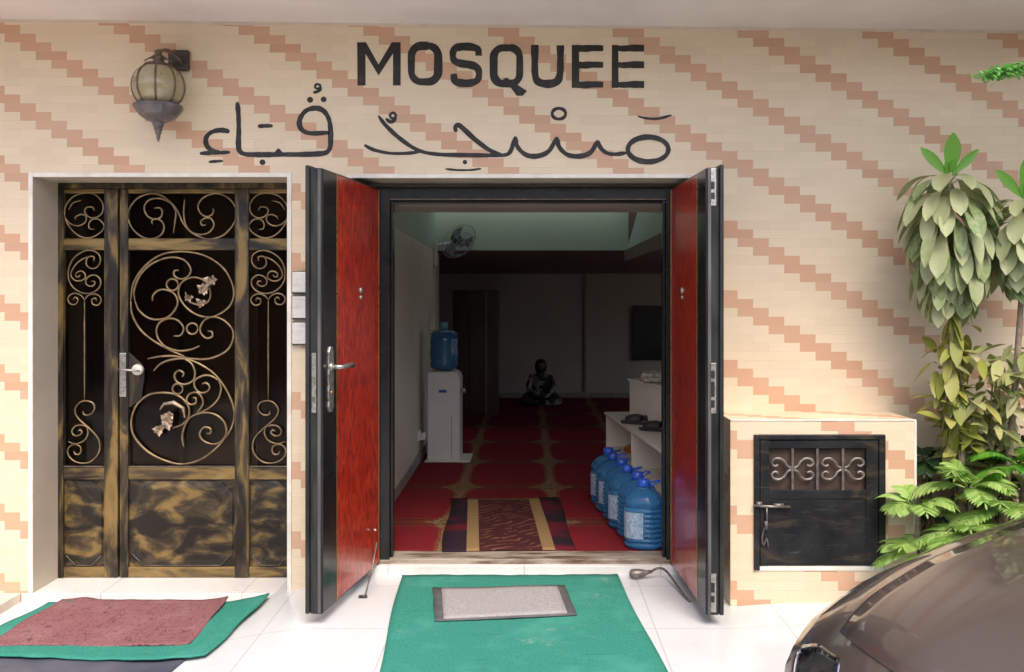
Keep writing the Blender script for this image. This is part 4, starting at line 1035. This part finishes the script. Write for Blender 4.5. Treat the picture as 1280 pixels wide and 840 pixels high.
# ------------------------------------------------------------ wall plates
for y0, y1, lb in ((339, 367, 'grey square wall plate, topmost of the three beside the left door leaf'), (369.5, 399, 'grey square wall plate, middle one of the three beside the left door leaf'), (402, 431, 'pale square wall plate, lowest of the three beside the left door leaf')):
    a = wp(366, y0); b = wp(394, y1)
    o = thing('wall_plate', lb, 'wall plate', ((a[0]+b[0])/2, 0, b[1]), 'wall plates between gate and door')
    mb = MB(); mb.box(a[0], b[0], -.022, -.001, b[1], a[1]); mb.build('plate_back', M['blackedge'], o, bevel=.002)
    mb = MB(); mb.box(a[0]+.004, b[0]-.004, -.032, -.022, b[1]+.006, a[1]-.004); mb.build('plate_face', M['plate'], o, bevel=.004)

# ------------------------------------------------------------ lantern
DL = 4.52; sL = DL/F
def lp(x, y, D=DL): return W(130+x/4.2, 20+y/4.2, D)
LN = thing('wall_lantern', 'black wall lantern with ribbed amber globe left of the lettering', 'lantern', (lp(440, 230, 4.7).x-.02, 0, lp(440, 230, 4.7).z))
a = lp(340, 180, 4.68); b = lp(444, 286, 4.68)
mb = MB(); mb.box(a.x, b.x, -.03, -.001, b.z, a.z); mb.build('wall_plate_bracket', M['lamp_black'], LN, bevel=.003)
def px(v): return v/4.2*sL
gc = lp(285, 370)
mb = MB(); prof = []
for i in range(13):
    a_ = -1.15+2.3*i/12; prof.append((px(128)*math.cos(a_)**.75, px(104)*math.sin(a_)/math.sin(1.15)))
mb.lathe(gc, prof, 32); mb.build('globe', M['amber'], LN, smooth=True)
mb = MB()
for k in range(8):
    an = 6.283*(k+.35)/8
    mb.tube([(gc.x+(r_+.002)*math.cos(an), gc.y+(r_+.002)*math.sin(an), gc.z+z_) for r_, z_ in prof], .0055, 6)
mb.build('globe_rib', M['lamp_brown'], LN, smooth=True)
mb = MB(); mb.lathe(gc+Vector((0, 0, px(100))), [(px(112)*.52, 0), (px(108)*.62, .006), (px(70), .014), (px(30), .02), (px(24), px(40)), (px(40), px(48)), (px(30), px(58)), (px(16), px(70)), (px(22), px(80)), (px(8), px(95)), (0, px(98))], 24)
mb.build('crown', M['lamp_brown'], LN, smooth=True)
mb = MB()
for k in range(6):
    an = 6.283*k/6+.3; c0 = gc+Vector((0, 0, px(140)))
    mb.tube(cr([c0+Vector((0, 0, px(25))), c0+Vector((px(30)*math.cos(an), px(30)*math.sin(an), px(15))), c0+Vector((px(68)*math.cos(an), px(68)*math.sin(an), -px(10)))], 4), [.003]*9, 5)
mb.build('crown_leaf', M['lamp_brown'], LN, smooth=True)
mb = MB(); bz = gc.z-px(92)
mb.lathe((gc.x, gc.y, 0), [(px(105), bz), (px(126), bz-px(8)), (px(124), bz-px(24)), (px(96), bz-px(62)), (px(58), bz-px(88)), (px(30), bz-px(98)), (px(27), bz-px(118)), (px(20), bz-px(124)), (px(24), bz-px(134)), (px(16), bz-px(142)), (px(18), bz-px(152)), (px(11), bz-px(160)), (px(10), bz-px(176)), (px(4), bz-px(198))], 12)
mb.build('base_bowl', M['lamp_grey'], LN)
mb = MB(); top = gc+Vector((0, 0, px(190)))
mb.tube(cr([lp(415, 255, 4.67), lp(380, 215, 4.62), lp(330, 185, 4.55), top], 5), .007, 8)
mb.tube(cr([lp(415, 215, 4.67), lp(370, 190, 4.62), lp(320, 175, 4.56), top+Vector((0, 0, -.01))], 5), .006, 8)
mb.build('arm', M['lamp_brown'], LN, smooth=True)

# ------------------------------------------------------------ meter enclosure
DB = 4.36; YB = DB+CYW
def bp(x, y, dy_=0): v = W(x, y, DB); v.y += dy_; return v
bx1 = bp(1145, 0).x; bx0 = .985; bt = bp(0, 526).z
a = bp(942, 543); b = bp(1106, 713)
MEo = thing('meter_enclosure', 'low tiled meter box with a black metal door beside the right door leaf', 'meter box', ((bx0+bx1)/2, YB/2, .1))
mb = MB()
for q in ((bx0, a.x, .02, bt), (b.x, bx1, .02, bt), (a.x, b.x, .02, b.z), (a.x, b.x, a.z, bt)): mb.box(q[0], q[1], YB, -.001, q[2], q[3])
mb.build('tiled_body', M['tile'], MEo)
mb = MB(); mb.box(bx0, bx1+.002, YB-.003, YB+.012, bt-.001, bt+.006); mb.box(bx1-.010, bx1+.003, YB-.003, YB+.010, .11, bt-.002); mb.build('edge_trim', M['trim'], MEo, bevel=.002)
mb = MB(); mb.box(bx0, bx1, YB+.0125, -.001, bt+.0005, bt+.004); mb.build('top_slab', M['tile'], MEo)
mb = MB(); mb.box(a.x+.03, b.x-.004, YB-.004, YB+.05, bp(0, 713).z, bp(0, 707.5).z); mb.build('sill', M['trim'], MEo)
def bb(mb, x0, x1, y0, y1, t0, t1): p_ = bp(x0, y1); q_ = bp(x1, y0); mb.box(p_.x, q_.x, YB+t0, YB+t1, p_.z, q_.z)
mb = MB(); bb(mb, 942, 949, 543, 712, -.012, .03); bb(mb, 1098, 1106, 543.5, 706, -.012, .03); bb(mb, 949, 1098, 543.5, 549, -.012, .03)
mb.build('door_frame', M['boxdoor'], MEo, bevel=.002)
mb = MB(); bb(mb, 950, 961, 550.5, 706, -.008, .01); bb(mb, 1082, 1097, 550.5, 706, -.008, .01); bb(mb, 961, 1082, 550.5, 560, -.008, .01); bb(mb, 961, 1082, 612, 623, -.008, .01); bb(mb, 961, 1082, 623.01, 706, -.004, .008)
dr = mb.build('meter_door', M['boxdoor'], MEo, bevel=.0015)
mb = MB(); bb(mb, 958, 1085, 556, 614, .02, .03); mb.build('rusty_backing', M['rustboard'], dr)
for x in (990.5, 1021.5, 1053.5):
    mb = MB(); bb(mb, x-1.4, x+1.4, 560, 612.5, -.004, .004); mb.build('grille_bar', M['iron'], dr)
for xc, dr_ in ((982, -1), (1004, 1), (1043, -1), (1066, 1)):
    mb = MB()
    for sgn in (1, -1):
        x_c = xc; q = []
        base = 990.5 if xc < 1010 else 1053.5
        pts = [(base+dr_*2, 586+sgn*1), (base+dr_*7, 586+sgn*4), (base+dr_*10, 586+sgn*9), (base+dr_*16, 586+sgn*13), (base+dr_*23, 586+sgn*12), (base+dr_*26, 586+sgn*7), (base+dr_*22, 586+sgn*3.5), (base+dr_*18, 586+sgn*5)]
        mb.tube([bp(v[0], v[1], -.002) for v in cr([(p_[0], p_[1], 0) for p_ in pts], 5)], .0065, 7)
    mb.build('scroll', M['iron'], dr, smooth=True)
mb = MB(); mb.tube([bp(940, 631, -.022), bp(986, 632.5, -.022)], .006, 8); mb.tube([bp(944, 629, -.016), bp(951, 629, -.016)], .013, 8); mb.tube([bp(966, 631, -.016), bp(978, 631, -.016)], .011, 8)
mb.tube([bp(957, 633, -.02), bp(957, 652, -.022)], .005, 6)
mb.build('bolt', M['iron'], dr, smooth=True)
mb = MB(); mb.tube(cr([bp(956, 652, -.02), bp(953, 662, -.02), bp(951, 672, -.02), bp(953, 680, -.02), bp(957, 672, -.02), bp(959, 683, -.02)], 3), .004, 6)
mb.tube([bp(956, 650, -.022), bp(956, 660, -.022)], .009, 8); mb.build('padlock', M['lamp_grey'], dr, smooth=True)

# ------------------------------------------------------------ plants
mb = MB(); rn = random.Random(9); nx, ny = 30, 10; vs = []
for j in range(ny+1):
    for i in range(nx+1): vs.append((bx1+.01+i*.12, -.75+j*.0745, .14+.05*rn.random()+.12*j/ny))
mb.add(vs, [(j*(nx+1)+i, j*(nx+1)+i+1, (j+1)*(nx+1)+i+1, (j+1)*(nx+1)+i) for j in range(ny) for i in range(nx)])
mb.build('planting_bed', M['soil'], kind='structure')

def leafmesh(mb, base, d, up, ln, wd, droop=.3, fold=.15, nseg=6, shape='spat'):
    d = d.normalized(); side = d.cross(up)
    if side.length < 1e-3: side = d.orthogonal()
    side.normalize(); nrm = side.cross(d).normalized(); vs = []
    for i in range(nseg+1):
        t_ = i/nseg
        if shape == 'spat': wv = (.10+.9*math.sin(math.pi*min(1, t_**1.35))**.8) if t_ < .98 else .12
        elif shape == 'lance': wv = math.sin(math.pi*(t_*.94+.05))**.8
        else: wv = math.sin(math.pi*(t_*.93+.06))**.6
        c_ = base+d*ln*t_*(1-.15*droop*t_)-nrm*0+Vector((0, 0, -1))*droop*ln*t_*t_*.6
        hw = wd*.5*wv
        vs += [c_+side*hw+nrm*fold*hw, c_, c_-side*hw+nrm*fold*hw]
    fs = []
    for i in range(nseg):
        a = 3*i; fs += [(a, a+1, a+4, a+3), (a+1, a+2, a+5, a+4)]
    mb.add(vs, fs)

def hangleaf(mb, b_, a, e0, e1, ln, wd, twist=0, nseg=9):
    p_ = b_.copy(); vs = []; side = Vector((-math.sin(a), math.cos(a), 0))
    for i in range(nseg+1):
        t_ = i/nseg; e = e0+(e1-e0)*min(1, t_*1.5)**.9
        d = Vector((math.cos(a)*math.cos(e), math.sin(a)*math.cos(e), math.sin(e)))
        nrm = side.cross(d); tw = twist*t_
        sd_ = side*math.cos(tw)+nrm*math.sin(tw); nn = nrm*math.cos(tw)-side*math.sin(tw)
        wv = .11 if t_ < .2 else .11+.89*math.sin(math.pi*.5*min(1, (t_-.2)/.5))**1.3 if t_ < .70 else max(0, math.cos(math.pi*.5*(t_-.70)/.30))**.62
        hw = wd*.5*max(wv, .03)
        cup = -.22*hw
        vs += [p_+sd_*hw+nn*cup, p_+sd_*hw*.5+nn*cup*.25, p_.copy(), p_-sd_*hw*.5+nn*cup*.25, p_-sd_*hw+nn*cup]
        p_ = p_+d*(ln/nseg)
    fs = [(5*i+c_, 5*i+c_+1, 5*i+c_+6, 5*i+c_+5) for i in range(nseg) for c_ in range(4)]
    mb.add(vs, fs)

def rosette(cx_px, top_px, D, h_px, r_px, rows, seed, label, base_px, old=True):
    rn = random.Random(seed); s_ = D/F
    top = W(cx_px, top_px, D); root = W(base_px[0], base_px[1], D); root.z = .15
    P = thing('rosette_shrub', label, 'shrub', root, 'tall silvery leaved shrubs')
    mid = root.lerp(top, .5)+Vector((.03, .02, 0))
    path = cr([root, mid, top-Vector((0, 0, h_px*s_*.5)), top], 8)
    mb = MB(); mb.tube(path, [.02-.012*i/(len(path)-1) for i in range(len(path))], 8); mb.build('trunk', M['stem'], P, smooth=True)
    mb = MB()
    for j in range(rows):
        f = j/(rows-1); z = top.z-.02-f*h_px*s_*.72
        n = 12 if j % 2 else 11
        for k in range(n):
            a = 6.283*(k+.5*(j % 2)+.2*j)/n+rn.uniform(-.15, .15)
            e0 = R(22-66*f+rn.uniform(-14, 14)); e1 = R(-52-30*min(1, f*2)+rn.uniform(-10, 10))
            ln = r_px*s_*(1.15+.55*math.sin(math.pi*min(1, f*.9+.12)))*rn.uniform(.82, 1.15)
            wd = rn.uniform(.058, .092)
            hangleaf(mb, Vector((top.x+.012*math.cos(a), top.y+.012*math.sin(a), z+rn.uniform(-.012, .012))), a, e0, e1, ln, wd, rn.uniform(-.5, .5))
    mb.build('leaves', M['silver'], P, smooth=True)
    mb = MB()
    for a, tl, ln, wd in ((3.0, .80, .21, .055), (1.2, 1.42, .225, .085), (.1, .80, .20, .045), (-1.3, 1.0, .10, .03), (3.9, 1.2, .09, .03)):
        leafmesh(mb, top+Vector((0, 0, .0)), Vector((math.cos(a)*math.cos(tl), -abs(math.sin(a))*math.cos(tl)*.4, math.sin(tl))), Vector((0, -1, .1)), ln, wd, .05, .2, 7)
    mb.build('young_leaves', M['fresh'], P, smooth=True)
    if old:
        mb = MB()
        for j in range(44):
            f = rn.random()**.8; z = top.z-h_px*s_*.88-f*.62; a = rn.uniform(0, 6.28); tl = -1.05-.4*rn.random()
            ln = .13+.06*rn.random(); leafmesh(mb, Vector((top.x+(root.x-top.x)*(f*.5)+rn.uniform(-.03, .03), top.y+rn.uniform(-.02, .02), z)), Vector((math.cos(a)*math.cos(tl), math.sin(a)*math.cos(tl), math.sin(tl))), Vector((math.cos(a), math.sin(a), .3)), ln, .045+.025*rn.random(), .2, .25, 6)
        mb.build('yellowing_leaves', M['yellow'], P, smooth=True)
        mb = MB()
        for j in range(30):
            z = top.z-h_px*s_-rn.random()*.5; a = rn.uniform(0, 6.28)
            c_ = Vector((top.x+(root.x-top.x)*.2, top.y, z)); mb.tube([c_, c_+Vector((.03*math.cos(a), .03*math.sin(a), -.02)), c_+Vector((.045*math.cos(a), .04*math.sin(a), -.09))], [.004, .006, .003], 5)
        mb.build('dry_leaf', M['stem'], P, smooth=True)
    return P
rosette(1187, 222, 4.36, 170, 50, 12, 3, 'tall shrub with drooping silvery green leaves and bright shoots, left of two', (1203, 640))
rosette(1281, 250, 4.30, 100, 46, 8, 8, 'silvery leaved shrub on a thin pale stem at the right edge', (1244, 640), old=False)

def frond(mb, base, d, ln, wd, nl=12, droop=.5):
    d = d.normalized(); up = Vector((0, 0, 1)); side = d.cross(up)
    if side.length < .05: side = Vector((1, 0, 0))
    side.normalize(); pts = []
    for i in range(nl+1):
        t_ = i/nl; pts.append(base+d*ln*t_+Vector((0, 0, -droop*ln*t_*t_)))
    mb.tube(pts, [.0035-.0022*i/nl for i in range(nl+1)], 4)
    for i in range(2, nl+1):
        t_ = i/nl; l_ = wd*math.sin(math.pi*(.18+.72*t_))**.8*(1.0 if i < nl else .9)
        tg = (pts[i]-pts[i-1]).normalized()
        for sg in ((1, -1) if i < nl else (0,)):
            dd = (side*sg*.86+tg*.62).normalized() if sg else tg
            nrm = side.cross(tg) if sg else side.cross(tg)
            leafmesh(mb, pts[i], dd+Vector((0, 0, -.08)), nrm, l_, l_*.17+.005, .25, .1, 4, 'lance')
def fern(x, y, D, n, ln, label, seed, mat='fern', wd=.08, spread=(-1.0, 3.9), grp='bright ferns in the planting bed', upr=(.15, 1.0), droop=.55):
    rn = random.Random(seed); b_ = W(x, y, D); 
    if b_.z < .2: b_.z = .2
    P = thing('fern', label, 'fern', b_, grp)
    mb = MB()
    for k in range(n):
        a = 6.283*k/n+rn.uniform(-.3, .3); e = rn.uniform(*upr)
        frond(mb, b_+Vector((.02*math.cos(a), .02*math.sin(a), 0)), Vector((math.cos(a)*math.cos(e), math.sin(a)*math.cos(e)*.8-.1, math.sin(e))), ln*rn.uniform(.75, 1.15), wd*rn.uniform(.85, 1.15), 12, droop)
    mb.build('fronds', M[mat], P, smooth=True)
    mb = MB(); mb.tube([b_+Vector((0, 0, -.2)), b_+Vector((.01, 0, .01))], [.018, .010], 7); mb.build('crown', M['stem'], P, smooth=True)
    return P
fern(1146, 634, 4.22, 13, .19, 'bright green fern overhanging the corner of the tiled meter box', 1, wd=.095)
fern(1150, 690, 4.14, 10, .20, 'pale green fern low beside the car, below the corner fern', 2, wd=.095)
fern(1212, 610, 4.20, 13, .25, 'largest yellow green fern in the middle of the bed', 3, wd=.10, upr=(.3, 1.25))
fern(1255, 640, 4.10, 13, .24, 'light green fern above the car roofline at right', 4, wd=.10, upr=(.2, 1.1))
fern(1205, 668, 4.08, 11, .22, 'spiky light green fern directly behind the car fender', 5, wd=.085)
fern(1278, 585, 4.25, 12, .27, 'darker green fern at the right edge under the dull shrub', 6, mat='fresh', wd=.10)
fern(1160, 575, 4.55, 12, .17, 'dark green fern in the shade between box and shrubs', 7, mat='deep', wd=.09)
def bush(x0, x1, y0, y1, D, n, mat, label, seed, lnr=(.07, .14), thick=.25, name='leafy_shrub', cat='shrub', stems=5):
    rn = random.Random(seed); root = W((x0+x1)/2, y1, D); root.z = .16
    P = thing(name, label, cat, root)
    sm = MB(); lf_ = MB()
    ends = []
    for k in range(stems):
        e = W(rn.uniform(x0, x1), rn.uniform(y0, (y0+y1)/2), D); e.y += rn.uniform(-thick, thick)*.5
        q = cr([root+Vector((rn.uniform(-.05, .05), rn.uniform(-.03, .03), 0)), root.lerp(e, .5)+Vector((rn.uniform(-.06, .06), 0, .03)), e], 6)
        sm.tube(q, [.008-.005*i/(len(q)-1) for i in range(len(q))], 6); ends.append(q)
    for k in range(n):
        if k % 2: q = rn.choice(ends); b_ = q[rn.randint(4, len(q)-1)].copy()
        else: b_ = W(rn.uniform(x0, x1), y0+(y1-y0)*rn.random(), D); b_.y += rn.uniform(-thick, thick)*.5
        a = rn.uniform(0, 6.28); e = rn.uniform(-1.0, .7)
        d = Vector((math.cos(a)*math.cos(e), math.sin(a)*math.cos(e)-.25, math.sin(e))); ln = rn.uniform(*lnr)
        leafmesh(lf_, b_, d, Vector((rn.uniform(-.4, .4), -.3, 1)), ln, ln*rn.uniform(.28, .42), .35, .2, 5, 'lance')
    sm.build('stem', M['stem'], P, smooth=True); lf_.build('leaves', M[mat], P, smooth=True)
bush(1195, 1300, 430, 590, 4.42, 330, 'dull', 'dull olive and yellow leafy shrub at the right edge under the silvery shrub', 5, (.08, .16), thick=.3)
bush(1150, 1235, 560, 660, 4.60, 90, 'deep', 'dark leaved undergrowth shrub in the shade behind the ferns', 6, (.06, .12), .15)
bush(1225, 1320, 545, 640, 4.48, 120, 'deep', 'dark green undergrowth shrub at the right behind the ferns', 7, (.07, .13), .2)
bush(1168, 1232, 410, 575, 4.38, 60, 'yellow', 'yellowing big leaved climber around the stem of the tall shrub', 12, (.12, .18), .12, stems=3)
# tree whose branch tip hangs into the top right corner
TR = thing('tree', 'green tree just right of the view whose small leafed branch tip reaches in', 'tree', (3.75, -1.15, .0))
mb = MB(); mb.tube(cr([(3.75, -1.15, -.15), (3.72, -1.2, 1.0), (3.8, -1.3, 2.2), (3.7, -1.35, 3.3)], 5), [.09]*6+[.08]*5+[.06]*5, 10); mb.build('trunk', M['stem'], TR, smooth=True)
mb = MB(); rn = random.Random(3)
tip = W(1240, 93, 3.9); st = Vector((3.76, -1.25, 2.3))
brs = [cr([st, st.lerp(tip, .6)+Vector((0, 0, .18)), tip], 9)]
for k in range(7):
    a = rn.uniform(0, 6.28); e = Vector((3.8+.9*math.cos(a), -1.3+.9*math.sin(a), rn.uniform(2.5, 3.6)))
    if e.x < 3.1: e.x = 3.1+rn.random()*.4
    brs.append(cr([(3.78, -1.3, 2.1+.15*k), e-Vector((0, 0, .1)), e], 6))
for q in brs: mb.tube(q, [.018-.014*i/(len(q)-1) for i in range(len(q))], 6)
mb.build('branch', M['stem'], TR, smooth=True)
mb = MB()
def sprays(q, n, r_, k0=0):
    for _ in range(n):
        c_ = q[rn.randint(k0, len(q)-1)]+Vector((rn.gauss(0, r_), rn.gauss(0, r_), rn.gauss(0, r_*.45)))
        a = rn.uniform(0, 6.28); e = rn.uniform(-.8, .5)
        leafmesh(mb, c_, Vector((math.cos(a)*math.cos(e), math.sin(a)*math.cos(e), math.sin(e))), Vector((0, 0, 1)), rn.uniform(.018, .035), .016, .2, .15, 3, 'lance')
sprays(brs[0], 900, .030, 9)
sprays(brs[0][-5:], 500, .024)
for q in brs[1:]: sprays(q, 220, .14, 5)
mb.build('crown', M['twig'], TR, smooth=True)

# ------------------------------------------------------------ car
CARX, CARY, CYAW = .808, -2.943, 0
st = [(-.02, .30, .62, .30), (.0, .42, .66, .22), (.06, .56, .72, .20), (.18, .70, .785, .19), (.35, .79, .835, .18), (.6, .845, .885, .17), (.9, .875, .925, .16), (1.2, .885, .955, .15), (1.45, .89, .985, .15),
      (2.2, .89, 1.0, .14), (3.2, .89, 1.0, .14), (3.9, .86, 1.0, .15), (4.2, .78, .96, .2), (4.3, .60, .85, .2)]
def interp(s_):
    for i in range(len(st)-1):
        if s_ <= st[i+1][0]:
            a, b = st[i], st[i+1]; t_ = max(0, (s_-a[0])/(b[0]-a[0]))
            return [a[k]+(b[k]-a[k])*t_ for k in (1, 2, 3)]
    return list(st[-1][1:])
def smooth_i(s_):
    r = [0, 0, 0]; ws = 0
    for k in range(-3, 4):
        w_ = 1-abs(k)/4; q = interp(s_+k*.025); ws += w_
        for j in range(3): r[j] += q[j]*w_
    return [x/ws for x in r]
def surf(s_, v, lift=0):
    w_, zt, dr_ = smooth_i(s_)
    av = abs(v); z = zt-dr_*av**3.2+.007*math.exp(-((av-.80)/.06)**2)+.004*math.exp(-((av-.3)/.06)**2)
    # plan curve: the nose is rounded
    return Vector((-s_, w_*v, z+lift))
CAR = thing('parked_car', 'dark brown metallic car whose bonnet fills the lower right corner', 'car', (0, 0, 0))
CAR_ANG = R(202.73)
def carz(z): return 1.081*z-.16 if z > .4 else z*.681
def cmk(mb, name, mat, par=CAR, **k):
    if name not in ('wheel', 'rim'): mb.v = [Vector((v.x, v.y, carz(v.z))) for v in mb.v]
    return mb.build(name, mat, par, world=False, **k)
vs_ = [-1+2*i/28 for i in range(29)]; ss_ = sorted(set([x[0] for x in st]+[i*.06 for i in range(25)]+[1.6+.2*i for i in range(14)]))
rows = []
for s_ in ss_:
    w_, zt, dr_ = smooth_i(s_); r_ = []
    low = .22 if s_ > .1 else .30
    r_ += [Vector((-s_, -w_*.86, low)), Vector((-s_, -w_*.985, low+.12)), Vector((-s_, -w_*1.012, zt-dr_-.25)), Vector((-s_, -w_*1.008, zt-dr_-.06))]
    r_ += [surf(s_, v) for v in vs_]
    r_ += [Vector((-s_, w_*1.008, zt-dr_-.06)), Vector((-s_, w_*1.012, zt-dr_-.25)), Vector((-s_, w_*.985, low+.12)), Vector((-s_, w_*.86, low))]
    rows.append(r_)
n = len(rows[0]); mb = MB(); vs = [p_ for r_ in rows for p_ in r_]
fs = [(j*n+i, j*n+(i+1) % n, (j+1)*n+(i+1) % n, (j+1)*n+i) for j in range(len(rows)-1) for i in range(n)]
fs += [tuple(range(n)), tuple(range((len(rows)-1)*n, len(rows)*n))[::-1]]
mb.add(vs, fs); cmk(mb, 'body', M['carpaint'], smooth=True)
def patch(s0f, s1, v0, v1, lift, th, ns=18, nv=18):
    mb = MB(); vs = []
    for i in range(ns+1):
        for j in range(nv+1):
            v = v0+(v1-v0)*j/nv; s0 = s0f(v) if callable(s0f) else s0f
            e1 = s1(v) if callable(s1) else s1
            vs.append(surf(s0+(e1-s0)*i/ns, v, lift))
    k = len(vs); vs2 = [p_-Vector((0, 0, th)) for p_ in vs]
    fs = [(i*(nv+1)+j, i*(nv+1)+j+1, (i+1)*(nv+1)+j+1, (i+1)*(nv+1)+j) for i in range(ns) for j in range(nv)]
    fs += [tuple(x+k for x in f[::-1]) for f in fs]
    bd = [j for j in range(nv+1)]+[i*(nv+1)+nv for i in range(1, ns+1)]+[ns*(nv+1)+j for j in range(nv-1, -1, -1)]+[i*(nv+1) for i in range(ns-1, 0, -1)]
    fs += [(bd[i], bd[i]+k, bd[(i+1) % len(bd)]+k, bd[(i+1) % len(bd)]) for i in range(len(bd))]
    mb.add(vs+vs2, fs); return mb
hood = patch(lambda v: .10+.10*abs(v/.70)**3, 1.36, -.70, .70, .007, .005); cmk(hood, 'bonnet', M['carpaint'], smooth=True)
g1 = patch(lambda v: .10+.10*abs(v/.70)**3, 1.36, -.716, -.701, .004, .002, 24, 2); g1b = patch(lambda v: .3, 1.36, .701, .716, .004, .002, 24, 2)
cmk(g1, 'bonnet_gap', M['darkhole']); cmk(g1b, 'bonnet_gap', M['darkhole'])
for sg in (-1, 1):
    v0, v1 = (.66, .93) if sg > 0 else (-.93, -.66)
    h_ = patch(lambda v: .045, lambda v: .125+.30*(abs(v)-.66), v0, v1, .006, .004, 10, 10); hl = cmk(h_, 'headlight', M['headglass'], smooth=True)
    h_ = patch(lambda v: .05, lambda v: .12+.28*(abs(v)-.66), v0*.985, v1*.985, .002, .001, 10, 10); cmk(h_, 'reflector', M['chrome'], hl, smooth=True)
# cabin
mb = MB(); cab = [(1.32, .74, .97), (1.95, .60, 1.40), (2.9, .60, 1.42), (3.75, .72, 1.0)]
vs = []
for s_, w_, z_ in cab: vs += [(-s_, -w_, z_), (-s_, w_, z_)]
vs += [(-1.32, -.76, .90), (-1.32, .76, .90), (-3.75, -.76, .9), (-3.75, .76, .9)]
mb.add(vs, [(0, 1, 3, 2), (2, 3, 5, 4), (4, 5, 7, 6), (0, 2, 4, 6, 10, 8), (1, 9, 11, 7, 5, 3), (8, 9, 1, 0), (6, 7, 11, 10), (8, 10, 11, 9)])
cmk(mb, 'roof', M['carpaint'], bevel=.03)
def quadlift(pts, nl): 
    mb = MB(); a = [Vector(p_)+Vector(nl)*.004 for p_ in pts]; b = [Vector(p_)-Vector(nl)*.01 for p_ in pts]
    mb.add(a+b, [(0, 1, 2, 3), (7, 6, 5, 4), (0, 4, 5, 1), (1, 5, 6, 2), (2, 6, 7, 3), (3, 7, 4, 0)]); return mb
nw = Vector((.56, 0, .83)).normalized()
cmk(quadlift([(-1.37, -.70, 1.004), (-1.37, .70, 1.004), (-1.90, .57, 1.366), (-1.90, -.57, 1.366)], nw), 'windscreen', M['carglass'])
cmk(quadlift([(-2.98, -.56, 1.38), (-2.98, .56, 1.38), (-3.68, .68, 1.04), (-3.68, -.68, 1.04)], (-.4, 0, .9)), 'rear_window', M['carglass'])
for sg in (-1, 1):
    cmk(quadlift([(-1.62, sg*.725, 1.03), (-1.98, sg*.63, 1.36), (-2.85, sg*.63, 1.37), (-3.4, sg*.725, 1.03)], (0, sg*.95, .2)), 'side_window', M['carglass'])
    mb = MB(); mb.tube([(-1.62, sg*.78, 1.02), (-1.60, sg*.88, 1.06), (-1.61, sg*.98, 1.07)], [.02, .05, .06], 10); cmk(mb, 'wing_mirror', M['carpaint'], smooth=True)
for s_ in (.85, 3.4):
    for sg in (-1, 1):
        mb = MB(); mb.lathe((-s_, sg*.80, .31), [(.20, -.10), (.29, -.10), (.31, -.07), (.31, .07), (.29, .10), (.20, .10)], 28, 'Y'); wh = cmk(mb, 'wheel', M['tyre'], smooth=True)
        mb = MB(); mb.lathe((-s_, sg*.80, .31), [(.02, sg*.09), (.06, sg*.08), (.18, sg*.07), (.205, sg*.098)], 24, 'Y'); cmk(mb, 'rim', M['chrome'], wh, smooth=True)
CAR.location = (CARX, CARY, .11); CAR.rotation_euler = (0, 0, CAR_ANG)

# ------------------------------------------------------------ person
pb = W(676, 503, 12.0)
PS = thing('person', 'person sitting bent forward on the carpet at the back wall in dark patterned robe', 'person', (pb.x, pb.y+.0, ZF))
me = bpy.data.meshes.new('body'); J = [(0, 0, .10), (0, 0, .26), (0, -.03, .38), (0, -.06, .43), (0, -.09, .50),
     (.12, -.03, .36), (.17, -.12, .22), (.09, -.22, .14), (-.12, -.03, .36), (-.17, -.12, .22), (-.09, -.22, .14),
     (.16, -.10, .08), (.24, -.24, .07), (.02, -.30, .045), (-.16, -.10, .08), (-.24, -.24, .07), (-.02, -.26, .045), (.04, -.26, .12), (-.04, -.26, .12)]
E = [(0, 1), (1, 2), (2, 3), (3, 4), (2, 5), (5, 6), (6, 7), (7, 17), (2, 8), (8, 9), (9, 10), (10, 18), (0, 11), (11, 12), (12, 13), (0, 14), (14, 15), (15, 16)]
Rr = [.13, .12, .10, .045, .05, .055, .042, .032, .055, .042, .032, .09, .065, .035, .09, .065, .035, .02, .02]
me.from_pydata(J, E, []); po = bpy.data.objects.new('body', me); col.objects.link(po); po.parent = PS; me.materials.append(M['robe'])
md = po.modifiers.new('skin', 'SKIN'); sv = me.skin_vertices[0].data
for i, r_ in enumerate(Rr): sv[i].radius = (r_, r_)
sv[0].use_root = True
sb = po.modifiers.new('sub', 'SUBSURF'); sb.levels = 2; sb.render_levels = 2
mb = MB(); mb.m = Matrix.Translation((0, -.10, .505)) @ Matrix.Rotation(R(25), 4, 'X')
mb.lathe((0, 0, 0), [(0, -.085), (.03, -.08), (.045, -.05), (.058, -.01), (.064, .03), (.055, .065), (.03, .085), (0, .09)], 20)
mb.add([(-.008, -.06, 0), (.008, -.06, 0), (0, -.076, -.012), (0, -.058, .025)], [(0, 2, 3), (2, 1, 3), (0, 1, 2)])
hd = mb.build('head', M['skin'], PS, smooth=True, world=False)
mb = MB(); mb.m = Matrix.Translation((0, -.085, .515)) @ Matrix.Rotation(R(25), 4, 'X')
mb.lathe((0, 0, 0), [(.074, -.06), (.078, -.02), (.075, .04), (.055, .08), (0, .096)], 20); mb.build('headscarf', M['hair'], PS, smooth=True, world=False)
